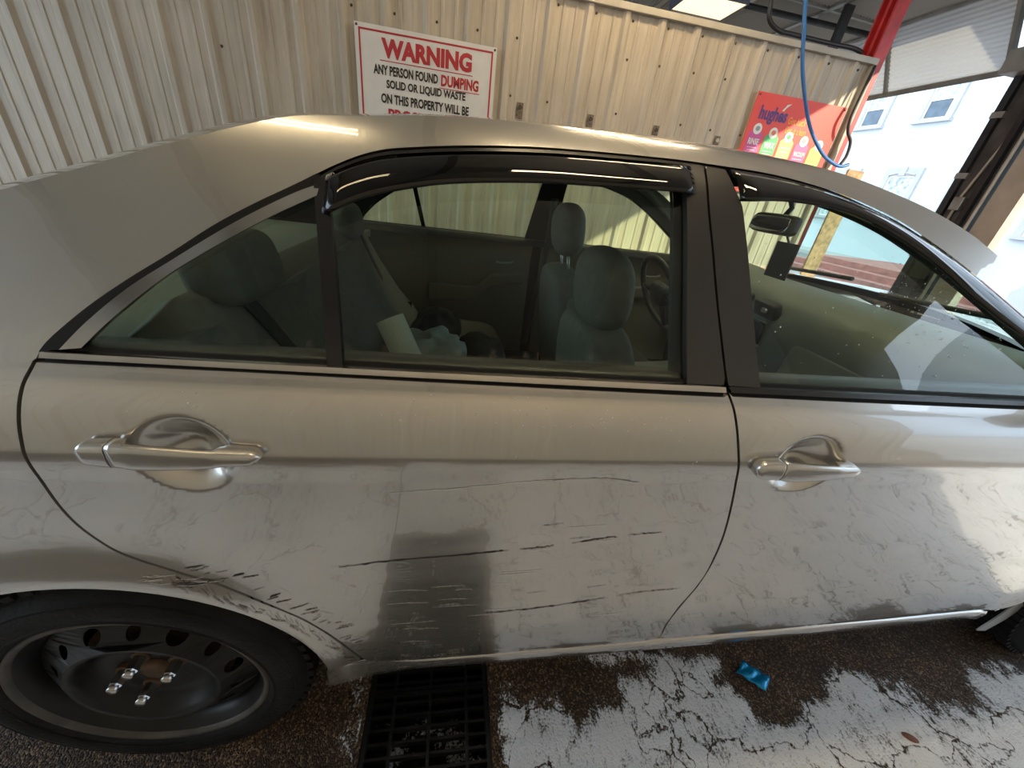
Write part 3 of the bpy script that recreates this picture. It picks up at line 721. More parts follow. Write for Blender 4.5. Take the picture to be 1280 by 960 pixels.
def panel_mesh(name, outline, F, step=.014, flange=.016, far=False, off=0.0, back=0.0):
    """sheet on the body surface y = F(x, z)+off bounded by outline, with returned edges"""
    pts = []
    for p in outline:
        if not pts or math.hypot(p[0]-pts[-1][0], p[1]-pts[-1][1]) > 2e-4: pts.append(p)
    if math.hypot(pts[0][0]-pts[-1][0], pts[0][1]-pts[-1][1]) < 2e-4: pts.pop()
    dense = []
    for i in range(len(pts)):
        a, c = pts[i], pts[(i+1) % len(pts)]; k = max(1, int(math.hypot(c[0]-a[0], c[1]-a[1])/step))
        dense += [(a[0]+(c[0]-a[0])*j/k, a[1]+(c[1]-a[1])*j/k) for j in range(k)]
    pts = dense
    xs = [p[0] for p in pts]; zs = [p[1] for p in pts]
    i0, i1 = math.floor(min(xs)/step), math.ceil(max(xs)/step); j0, j1 = math.floor(min(zs)/step), math.ceil(max(zs)/step)
    edge_cells = set()
    for i in range(len(pts)):
        a, c = pts[i], pts[(i+1) % len(pts)]
        for t in range(9):
            x, z = a[0]+(c[0]-a[0])*t/8, a[1]+(c[1]-a[1])*t/8
            for ex in (-1e-6, 1e-6):
                for ez in (-1e-6, 1e-6): edge_cells.add((math.floor((x+ex)/step), math.floor((z+ez)/step)))
    vid = {}; V = []
    def vert(x, z):
        k = (round(x*1e5), round(z*1e5))
        if k not in vid: vid[k] = len(V); V.append((x, z))
        return vid[k]
    faces = []
    for i in range(i0-1, i1+1):
        for j in range(j0-1, j1+1):
            x0, z0 = i*step, j*step
            if (i, j) in edge_cells:
                pc = clip_cell(pts, x0, x0+step, z0, z0+step)
                f = []
                for p in pc:
                    v = vert(*p)
                    if not f or f[-1] != v: f.append(v)
                while len(f) > 1 and f[0] == f[-1]: f.pop()
                if len(set(f)) >= 3 and len(set(f)) == len(f): faces.append(f)
                elif len(set(f)) >= 3:
                    g = [];
                    for v in f:
                        if v not in g: g.append(v)
                    faces.append(g)
            elif inpoly(pts, x0+step/2, z0+step/2):
                faces.append([vert(x0, z0), vert(x0+step, z0), vert(x0+step, z0+step), vert(x0, z0+step)])
    e = .0015
    verts = []; nor = []
    for x, z in V:
        verts.append(Vector((x, F(x, z)+off, z)))
        nx = (F(x+e, z)-F(x-e, z))/(2*e); nz = (F(x, z+e)-F(x, z-e))/(2*e)
        nor.append(Vector((nx, -1, nz)).normalized())
    fl = [tuple(f) for f in faces]
    area = sum(pts[i][0]*pts[(i+1) % len(pts)][1]-pts[(i+1) % len(pts)][0]*pts[i][1] for i in range(len(pts)))
    if area < 0: fl = [tuple(reversed(f)) if len(f) != 4 else f for f in fl]
    if flange:
        n = len(pts); k = len(verts); sgn = 1 if area > 0 else -1
        for d in (0, flange):
            for i, (x, z) in enumerate(pts):
                a, c = pts[i-1], pts[(i+1) % n]; tx, tz = c[0]-a[0], c[1]-a[1]; l = math.hypot(tx, tz) or 1
                verts.append(Vector((x, F(x, z)+off+d, z)))
                on = Vector((tz/l*sgn, -.15 if d == 0 else 0, -tx/l*sgn)).normalized(); nor.append(on)
        fl += [(k+i, k+(i+1) % n, k+n+(i+1) % n, k+n+i) for i in range(n)]
    if far:
        verts = [Vector((v.x, W-v.y, v.z)) for v in verts]; nor = [Vector((v.x, -v.y, v.z)) for v in nor]
    me = bpy.data.meshes.new(name); me.from_pydata([tuple(v) for v in verts], [], fl); me.update()
    # make winding agree with the intended normals
    bm = bmesh.new(); bm.from_mesh(me); bm.verts.ensure_lookup_table()
    for f in bm.faces:
        m = Vector((0, 0, 0))
        for v in f.verts: m += nor[v.index]
        f.normal_update()
        if f.normal.dot(m) < 0: f.normal_flip()
    bm.to_mesh(me); bm.free()
    me.polygons.foreach_set('use_smooth', [True]*len(me.polygons))
    me.normals_split_custom_set_from_vertices([tuple(v) for v in nor])
    return me
def panel(name, outline, F, mat, parent, **kw):
    o = link(name, panel_mesh(name, outline, F, **kw), mat, parent); return rebase(o)
def part(b, name, mat, parent): return rebase(b.build(name, mat, parent))

# ---- outlines in the side elevation (x, z)
GAP_R = cr([(-.520, 1.070), (-.526, 1.047), (-.531, 1.019), (-.537, .987), (-.541, .955), (-.545, .911), (-.546, .862), (-.541, .821), (-.530, .789), (-.511, .758), (-.487, .737), (-.454, .716), (-.422, .695), (-.384, .670), (-.341, .631), (-.294, .583), (-.259, .541), (-.226, .487), (-.202, .435), (-.180, .378), (-.166, .337), (-.148, .309), (-.115, .297)], 4)
BOT_R = [(-.05, .294), (.20, .297), (.50, .299), (.560, .304), (.578, .318)]
GAP_B = cr([(.584, .335), (.574, .403), (.578, .475), (.589, .573), (.588, .664), (.572, .766), (.542, .873), (.507, .967), (.487, 1.022), (.477, 1.056), (.472, 1.068)], 4)
GAP_BU = cr([(.470, 1.072), (.467, 1.104), (.463, 1.150), (.458, 1.208), (.453, 1.293), (.451, 1.355), (.458, 1.420)], 3)
TRIM_O = cr([(-.517, 1.081), (-.506, 1.098), (-.472, 1.133), (-.431, 1.167), (-.384, 1.202), (-.335, 1.240), (-.286, 1.272), (-.235, 1.302), (-.179, 1.336), (-.132, 1.358), (-.081, 1.371), (.025, 1.388), (.141, 1.401), (.266, 1.409), (.400, 1.415), (.488, 1.416), (.611, 1.415), (.734, 1.402), (.858, 1.374), (.953, 1.338), (1.053, 1.291), (1.184, 1.220), (1.32, 1.145), (1.44, 1.080)], 4)
CHR_O = cr([(-.494, 1.085), (-.470, 1.116), (-.430, 1.156), (-.383, 1.192), (-.333, 1.229), (-.285, 1.261), (-.234, 1.291), (-.200, 1.307)], 4)
QGL = cr([(-.470, 1.088), (-.441, 1.122), (-.388, 1.172), (-.332, 1.213), (-.267, 1.255), (-.203, 1.291)], 4)
DEFR_LOW = cr([(-.186, 1.268), (-.133, 1.295), (-.065, 1.316), (.008, 1.331), (.136, 1.346), (.247, 1.353), (.406, 1.362)], 4)
DEFF_LOW = cr([(.486, 1.356), (.613, 1.370), (.760, 1.362), (.911, 1.307), (1.029, 1.240), (1.174, 1.170), (1.30, 1.105)], 4)
def sub(pl, xa, xb): return [p for p in pl if xa <= p[0] <= xb]
def interp_z(pl, x):
    for a, c in zip(pl, pl[1:]):
        if min(a[0], c[0]) <= x <= max(a[0], c[0]) and abs(c[0]-a[0]) > 1e-9: return a[1]+(c[1]-a[1])*(x-a[0])/(c[0]-a[0])
    return pl[-1][1]
EDGE = [(-1.62, 1.035), (-1.40, 1.060), (-1.16, 1.085), (-1.02, 1.098), (-.80, 1.168), (-.66, 1.226), (-.593, 1.254), (-.49, 1.298), (-.436, 1.322), (-.379, 1.345), (-.335, 1.363), (-.25, 1.393), (-.15, 1.408), (-.05, 1.424), (.08, 1.437), (.30, 1.449), (.50, 1.456), (.64, 1.453), (.74, 1.446), (.82, 1.434), (.90, 1.415), (.985, 1.392), (1.067, 1.361), (1.123, 1.332), (1.199, 1.290), (1.32, 1.220), (1.44, 1.148), (1.56, 1.075)]
EDGE_S = cr(EDGE, 4)
gap = .0024
def arc(cx, cz, r, a0, a1, n=26): return [(cx+r*math.cos(math.radians(a0+(a1-a0)*i/n)), cz+r*math.sin(math.radians(a0+(a1-a0)*i/n))) for i in range(n+1)]

def car_side(far):
    # ---------------- rear door
    rd = panel('rear_door', offs(GAP_R, gap)+BOT_R+offs(GAP_B, gap)+[(.463, 1.0637), (.049, 1.0667), (-.282, 1.0693), (-.514, 1.0693)], S_rear, 'paint', car, far=far, step=.016 if far else .0071, flange=.022)
    rd['label'] = 'silver rear door skin scraped along its lower half' if not far else 'silver rear door on the far flank'
    belt = lambda F0, F1, xs: [(x, F0(x)) for x in xs]+[(x, F1(x)) for x in reversed(xs)]
    xr = [-.512+.0485*i for i in range(21)]; xr[-1] = .464
    bl_lo = lerp_curve([(-.516, 1.0765), (.463, 1.0725), (1.142, 1.0695), (1.5, 1.067)])
    bl_hi = lerp_curve([(-.508, 1.0825), (.464, 1.0800), (1.144, 1.0765), (1.5, 1.074)])
    o = panel('chrome_moulding', belt(bl_lo, bl_hi, xr), S, 'chrome', rd, far=far, off=-.007, flange=.014, step=.02); o['label'] = 'chrome strip along the window sill'
    panel('belt_seal', [(x, bl_lo(x)-.011) for x in xr]+[(x, bl_hi(x)+.004) for x in reversed(xr)], S, 'rubber_seal', rd, far=far, off=.003, flange=.006, step=.03)
    # chrome up the rear curve
    panel('chrome_moulding', CHR_O+list(reversed(QGL)), S, 'chrome', rd, far=far, off=-.004, flange=.012, step=.02)
    panel('window_seal', sub(TRIM_O, -.52, -.20)+[(-.196, 1.312)]+list(reversed(CHR_O)), S, 'rubber_seal', rd, far=far, off=-.002, flange=.015, step=.02)
    # glass
    panel('quarter_glass', QGL+[(-.206, 1.290), (-.168, 1.079), (-.476, 1.080)], S, 'glass', rd, far=far, off=.006, flange=0, step=.03)
    panel('division_bar', [(-.210, 1.312), (-.208, 1.300), (-.169, 1.078), (-.148, 1.078), (-.182, 1.270), (-.190, 1.318)], S, 'black', rd, far=far, off=-.004, flange=.014, step=.02)
    TOPF = [(x, z-.004) for x, z in sub(TRIM_O, -.19, .448)]
    TIR = [(max(x, -.186), z) for x, z in offs(sub(TRIM_O, -.17, .40), -.030)]
    panel('window_frame', [(-.20, 1.318)]+TOPF+[(.446, 1.385), (.410, 1.384)]+list(reversed(TIR))+[(-.186, 1.29)], S, 'black', rd, far=far, off=-.001, flange=.014, step=.02)
    panel('window_glass', [(-.186, 1.30), (-.150, 1.078), (.396, 1.078), (.412, 1.395)]+list(reversed(offs(sub(TRIM_O, -.17, .40), -.014))), S, 'glass', rd, far=far, off=.008, flange=0, step=.03)
    panel('pillar_cover', [(.394, 1.081), (.462, 1.081)]+[(x-gap, z) for x, z in GAP_BU if z > 1.085 and z < 1.408]+[(.4555, 1.411), (.412, 1.409), (.4085, 1.360)], S, 'satin', rd, far=far, off=-.003, flange=.016, step=.02)
    # rain deflector: a flange strip with a proud lip
    dz = lerp_curve([(-.2, .05), (.5, .05)])
    up = [(x, z-.010) for x, z in sub(TRIM_O, -.20, .425)]
    lo = [(x, interp_z(DEFR_LOW, max(-.186, min(.406, x)))) for x, z in up]
    def deflector(up, lo, par, depth):
        U, D = up, lo; m_ = 70; xa_, xb_ = U[0][0], U[-1][0]
        up = [(xa_+(xb_-xa_)*i/m_, interp_z(U, xa_+(xb_-xa_)*i/m_)) for i in range(m_+1)]; lo = [(xa_+(xb_-xa_)*i/m_, interp_z(D, xa_+(xb_-xa_)*i/m_)) for i in range(m_+1)]
        b = MB(); n = len(up); rows = 7; vs = []
        for i, ((xu, zu), (xl, zl)) in enumerate(zip(up, lo)):
            endk = .15+.85*ss(0, .022, min(xu-up[0][0], up[-1][0]-xu))
            for j in range(rows):
                t = j/(rows-1); x, z = xu+(xl-xu)*t, zu+(zl-zu)*t
                vs.append((x, S(x, z)-.004-depth*endk*math.sin(min(1, t*1.35)*math.pi/2)+.004*ss(.85, 1, t), z))
        fs = [(i*rows+j, i*rows+j+1, (i+1)*rows+j+1, (i+1)*rows+j) for i in range(n-1) for j in range(rows-1)]
        if far: vs = [(x, W-y, z) for x, y, z in vs]
        b.add(vs, fs, True); o = part(b, 'rain_deflector', 'smoke', par)
        o['label'] = 'smoked black acrylic rain deflector'
        sd = o.modifiers.new('solid', 'SOLIDIFY'); sd.thickness = .0025; sd.offset = 0
        return o
    if not far: deflector(up, lo, rd, .020)
    # ---------------- front door
    FR = [(1.80, .36), (1.835, .45), (1.850, .60), (1.852, .80), (1.845, .95), (1.830, 1.055)]
    fd = panel('front_door', [(.590, .318), (.604, .309), (1.01, .306), (1.40, .306), (1.72, .301), (1.775, .305)]+FR+[(1.14, 1.061), (.787, 1.063), (.480, 1.065)]+list(reversed(offs(GAP_B, -gap))), S_front, 'paint', car, far=far, step=.016 if far else .0077, flange=.022)
    fd['label'] = 'silver front door' if not far else 'silver front door on the far flank'
    xf = [.474+.0513*i for i in range(21)]
    panel('belt_seal', [(x, bl_lo(x)-.011) for x in xf]+[(x, bl_hi(x)+.004) for x in reversed(xf)], S, 'rubber_seal', fd, far=far, off=.003, flange=.006, step=.03)
    panel('belt_moulding', belt(bl_lo, bl_hi, xf), S, 'black', fd, far=far, off=-.006, flange=.014, step=.02)
    panel('pillar_cover', [(.4725, 1.081), (.534, 1.080), (.521, 1.352), (.500, 1.410), (.462, 1.411)]+[(x+gap, z) for x, z in reversed(GAP_BU) if z < 1.408 and z > 1.085], S, 'satin', fd, far=far, off=-.003, flange=.016, step=.02)
    TF = [(x, z-.004) for x, z in sub(TRIM_O, .50, 1.40)]
    TI = offs(sub(TRIM_O, .52, 1.40), -.030)
    panel('window_frame', TF+[(1.415, 1.083), (1.36, 1.083)]+[p for p in reversed(TI) if p[0] < 1.34 and p[1] > 1.09]+[(.520, 1.384)], S, 'black', fd, far=far, off=-.001, flange=.014, step=.02)
    panel('window_glass', [(.516, 1.395), (.534, 1.077), (1.40, 1.075)]+[p for p in reversed(offs(sub(TRIM_O, .52, 1.40), -.012)) if p[1] > 1.08], S, 'glass', fd, far=far, off=.008, flange=0, step=.03)
    up = [(x, z-.008) for x, z in sub(TRIM_O, .495, 1.34)]
    lo = [(x, interp_z(DEFF_LOW, max(.487, min(1.30, x)))-(.0)) for x, z in up]
    if not far: deflector(up, lo, fd, .020)
    # ---------------- handles
    def handle(par, x0, xc, x1, zc):
        def loft(xa, xb, nm, round_a, round_b):
            b = MB(); n = 28; k = 20; vs = []
            for i in range(n+1):
                t = i/n; x = xa+(xb-xa)*t; g = (x-x0)/(x1-x0)
                hh = .0190*(1-.42*ss(.30, 1.0, g))*(1-.16*ss(.20, 0, g))
                out = .022+.005*math.sin(math.pi*g)
                e = 1.0
                if round_a: e = min(e, math.sqrt(max(.0004, 1-(1-min(1, t/.30))**2)))
                if round_b: e = min(e, math.sqrt(max(.0004, 1-(1-min(1, (1-t)/.10))**2)))
                yf = S(x, zc)-out; yb = yf+.013 if .26 < g < .76 else S(x, zc)+.002
                ym = (yf+yb)/2; yh = (yb-yf)/2
                for q in range(k):
                    a = 2*math.pi*q/k; ca, sa = math.cos(a), math.sin(a)
                    vs.append((x, ym+math.copysign(abs(ca)**.45, ca)*yh*(.35+.65*e), zc+.003-.006*g*.5+math.copysign(abs(sa)**.60, sa)*hh*e))
            fs = [(i*k+q, i*k+(q+1) % k, (i+1)*k+(q+1) % k, (i+1)*k+q) for i in range(n) for q in range(k)]
            if far: vs = [(x, W-y, z) for x, y, z in vs]
            b.add(vs, fs, True); b.add(vs[:k], [tuple(range(k))]); b.add(vs[-k:], [tuple(range(k))])
            return part(b, nm, 'paint', par)
        loft(xc+.0008, x1, 'door_handle', False, True); loft(x0, xc-.0008, 'handle_cap', True, False)
    handle(rd, -.468, -.428, -.250, .966)
    handle(fd, .536, .584, .757, .948)
    # ---------------- quarter panel, rocker, fender
    gq = offs(GAP_R, -gap)
    qp = panel('quarter_panel', [(-.10, interp_z(TRIM_O, -.10))]+list(reversed(sub(TRIM_O, -.52, -.1001)))+[(-.519, 1.074)]+[p for p in gq if p[1] > .345]+[(-.171, .338), (-.246, .324)]+arc(WX, WZ, .362, 1, 182, 40)+[(-.985, .27), (-1.60, .27), (-1.66, .50), (-1.67, .80), (-1.62, 1.035)]+[p for p in EDGE_S if -1.62 < p[0] < -.10]+[(-.10, interp_z(EDGE_S, -.10))], S, 'paint', car, far=far, step=.014, flange=.014)
    qp['label'] = 'silver rear quarter panel and roof pillar scraped above the wheel' if not far else 'silver rear quarter panel on the far flank'
    # arch lip turned inwards
    for cx, nm, r, par in ((WX, 'arch_liner', .362, qp), ):
        b = MB()
        pr = [(r, .0), (r, .05), (r+.03, .06), (r+.03, .30)]
        vs = []; n = 40
        for rad, dy in pr:
            for i in range(n+1):
                a = math.radians(-4+188*i/n); x, z = cx+rad*math.cos(a), WZ+rad*math.sin(a)
                y = S(cx+r*math.cos(a), WZ+r*math.sin(a))+.006+dy
                vs.append((x, W-y if far else y, z))
        b.add(vs, [(k*(n+1)+i, k*(n+1)+i+1, (k+1)*(n+1)+i+1, (k+1)*(n+1)+i) for k in range(3) for i in range(n)], True)
        part(b, nm, 'under', par)
    rk = MB(); xs = [-.246+.05*i for i in range(41)]+[1.775]; ring = []
    rkp = [(.292, .010), (.290, -.006), (.280, -.010), (.262, -.007), (.240, 0), (.226, .012), (.216, .035), (.212, .10), (.26, .12)]
    vs = []
    for x in xs:
        u_ = ss(-.06, -.17, x); lift = .030*u_
        for z, dy in rkp:
            y = S(x, max(z, .30))+.006*(1-u_)+.001+(dy*(.6 if dy < 0 else .9))*((1-u_) if dy < 0.011 else 1); zz = z+(lift if z > .27 else 0)
            vs.append((x, W-y if far else y, zz))
    k = len(rkp)
    rk.add(vs, [(i*k+j, i*k+j+1, (i+1)*k+j+1, (i+1)*k+j) for i in range(len(xs)-1) for j in range(k-1)], True)
    rk.add(vs[:k], [tuple(range(k))]); rk.add(vs[-k:], [tuple(range(k))])
    part(rk, 'rocker_panel', 'paint', car)
    b = MB(); vs = []
    fl = list(FR)
    fe = panel('front_fender', [(1.783, .306), (1.800, .345)]+[(x+.005, z) for x, z in FR[1:]]+[(1.80, 1.062), (1.90, 1.058), (2.2, 1.03), (2.6, .975), (2.86, .90), (2.93, .80), (2.95, .60), (2.93, .27), (2.61, .27)]+arc(FX, WZ, .408, -7, 183, 40), S, 'paint', car, far=far, step=.02, flange=.014)
    b = MB(); vs = []; n = 40; r = .408
    for rad, dy in [(r, .0), (r, .05), (r+.03, .06), (r+.03, .30)]:
        for i in range(n+1):
            a = math.radians(-8+196*i/n); x, z = FX+rad*math.cos(a), WZ+rad*math.sin(a)
            y = S(FX+r*math.cos(a), WZ+r*math.sin(a))+.006+dy; vs.append((x, W-y if far else y, z))
    b.add(vs, [(k2*(n+1)+i, k2*(n+1)+i+1, (k2+1)*(n+1)+i+1, (k2+1)*(n+1)+i) for k2 in range(3) for i in range(n)], True)
    part(b, 'arch_liner', 'under', fe)
    # side band of the roof above the doors
    pan = panel('roof_rail', [(-.10, interp_z(TRIM_O, -.10))]+sub(TRIM_O, -.0999, 1.43)+[(1.445, 1.076), (1.56, 1.072)]+list(reversed(sub(EDGE_S, -.0999, 1.555)))+[(-.10, interp_z(EDGE_S, -.10))], S, 'paint', car, far=far, step=.014, flange=0)
    # ---------------- inner door trims and body side behind the skins
    inn = lambda x, z: S(x, min(z, 1.065))+.070+.02*ss(.5, .4, z)
    for nm, xa, xb in (('door_trim', -.16, .44), ('door_trim', .50, 1.42)):
        zt = 1.070
        o = panel(nm, [(xa, .42), (xb, .42), (xb, zt), (xa, zt)], inn, 'trim', rd if xa < 0 else fd, far=far, step=.04, flange=-.03)
        # armrest shelf, pull handle
        b = MB(); L = xb-xa
        pr = [(xa+.03, .80), (xa+.50*L, .80), (xa+.64*L, .88), (xa+.95*L, .90), (xa+.95*L, .84), (xa+.62*L, .81), (xa+.5*L, .72), (xa+.03, .70)]
        y0 = .085; y1 = .125
        vs = [(x, (W-y if far else y), z) for y in (y0, y1) for x, z in pr]; n8 = len(pr)
        b.add(vs, [(i, (i+1) % n8, n8+(i+1) % n8, n8+i) for i in range(n8)]+[tuple(range(n8)), tuple(range(2*n8-1, n8-1, -1))]); bevelled(part(b, 'armrest', 'trim', rd if xa < 0 else fd), .012, 3)
        b = MB(); xx = xa+.74*L
        b.tube([(x, (W-y if far else y), z) for x, y, z in ((xx-.04, .10, .945), (xx-.02, .118, .945), (xx+.03, .118, .95), (xx+.055, .10, .955))], .006, 8); part(b, 'inner_handle', 'silverplastic', rd if xa < 0 else fd)
    sill = lambda x, z: S(x, z)+.02
    # window sill cap inside
    b = MB(); vs = []
    for x in [-.50+.1*i for i in range(20)]:
        for y, z in ((.066, 1.062), (.066, 1.080), (.085, 1.084), (.122, 1.076), (.130, 1.050)):
            yy = y+.008*(x-.4)**2; vs.append((x, W-yy if far else yy, z))
    b.add(vs, [(i*5+j, i*5+j+1, (i+1)*5+j+1, (i+1)*5+j) for i in range(19) for j in range(4)], True); part(b, 'sill_trim', 'darkplastic', car)
    # inner B pillar and rear side trim
    pin = lambda x, z: S(x, z)+.035
    panel('pillar_trim', [(.375, .42), (.555, .42), (.545, 1.08), (.520, 1.40), (.405, 1.40), (.385, 1.08)], pin, 'darkplastic' if far else 'darkplastic', car, far=far, step=.05, flange=.012)
    panel('rail_trim', [(x, z-.030) for x, z in sub(TRIM_O, -.16, 1.30)]+[(x, z+.010) for x, z in reversed(sub(TRIM_O, -.16, 1.30))], pin, 'liner', car, far=far, step=.05, flange=.012)
    panel('rear_side_trim', [(-.50, .42), (-.16, .42), (-.16, 1.065), (-.50, 1.065)], lambda x, z: S(x, min(z, 1.05))+.075, 'trim', car, far=far, step=.05, flange=0)
    panel('rear_pillar_trim', [(-1.0, 1.06), (-.50, 1.06)]+[(x+.01, z-.012) for x, z in sub(TRIM_O, -.50, -.12)]+[(-.12, 1.41)]+[(x, z-.012) for x, z in reversed(sub(EDGE_S, -1.0, -.13))], pin, 'darkplastic', car, far=far, step=.05, flange=0)
    return rd, fd, qp
near_rd, near_fd, near_qp = car_side(False)
far_rd, far_fd, far_qp = car_side(True)

# ---- top surfaces lofted from edge to edge
def loft_top(name, xa, xb, crown, bow, mat, inset=0, nx=26, ny=40, drop=0):
    b = MB(); vs = []
    for i in range(nx+1):
        u = i/nx; x = xa+(xb-xa)*u; z = interp_z(EDGE_S, x)
        y0 = S(x, z)+inset; cz = crown(u); bx = bow(u)
        for j in range(ny+1):
            t = j/ny; q = 1-(2*t-1)**2; q2 = 1-abs(2*t-1)**2.4
            vs.append((x+bx*q, y0+(W-2*y0)*t, z+cz*q2-drop))
    b.add(vs, [(i*(ny+1)+j, i*(ny+1)+j+1, (i+1)*(ny+1)+j+1, (i+1)*(ny+1)+j) for i in range(nx) for j in range(ny)], True)
    return part(b, name, mat, car)
mix = lambda a, c: (lambda u: a+(c-a)*u)
loft_top('rear_windshield', -1.02, -.335, mix(.040, .026), mix(-.19, -.17), 'glass')
roof = loft_top('roof_panel', -.335, .82, lambda u: .026+.014*ss(.1, .6, u), mix(-.17, .13), 'paint', ny=60)
loft_top('headliner', -.30, .80, mix(.02, .03), mix(-.15, .12), 'liner', inset=.03, drop=.035)
loft_top('windshield', .82, 1.56, mix(.045, .05), mix(.13, .26), 'clear')
loft_top('trunk_lid', -1.62, -1.02, mix(.02, .040), mix(-.08, -.19), 'paint')
# hood and bumpers
b = MB(); vs = []; nx, ny = 16, 24
HE = lerp_curve([(1.56, 1.072), (1.90, 1.058), (2.2, 1.03), (2.6, .975), (2.86, .90)])
for i in range(nx+1):
    x = 1.56+1.30*i/nx; z = HE(x); y0 = S(x, z)
    for j in range(ny+1):
        t = j/ny; q = 1-(2*t-1)**2
        vs.append((x+(.26-.06*i/nx)*q*1.0, y0+(W-2*y0)*t, z+(.03+.02*i/nx)*q-.02*(i == 0)))
b.add(vs, [(i*(ny+1)+j, i*(ny+1)+j+1, (i+1)*(ny+1)+j+1, (i+1)*(ny+1)+j) for i in range(nx) for j in range(ny)], True); part(b, 'hood', 'paint', car)
for nm, x0, sgn, ztop in (('front_bumper', 2.93, 1, .90), ('rear_bumper', -1.62, -1, 1.035)):
    b = MB(); vs = []
    zs = [.25, .35, .5, .65, .78, ztop]
    for z in zs:
        y0 = S(x0, z)
        for j in range(ny+1):
            t = j/ny; q = 1-(2*t-1)**2; vs.append((x0+sgn*(.20*q+.03-.12*max(0, (z-.6))**1.0*1), y0+(W-2*y0)*t, z))
    b.add(vs, [(i*(ny+1)+j, i*(ny+1)+j+1, (i+1)*(ny+1)+j+1, (i+1)*(ny+1)+j) for i in range(len(zs)-1) for j in range(ny)], True); part(b, nm, 'paint', car)
b = MB(); b.box(-1.5, 2.85, .10, W-.10, .215, .235); b.box(-1.5, -1.0, .12, W-.12, .235, .95); part(b, 'underbody', 'under', car)
b = MB(); b.box(-.20, 1.75, .12, W-.12, .30, .34); b.box(1.76, 1.80, .12, W-.12, .235, 1.0); part(b, 'cabin_floor', 'under', car)
b = MB(); b.box(-1.0, -.42, .14, W-.14, 1.02, 1.05); part(b, 'parcel_shelf', 'dash', car)
b = MB(); b.box(-.48, -.46, .14, W-.14, .30, 1.02); part(b, 'seat_bulkhead', 'under', car)

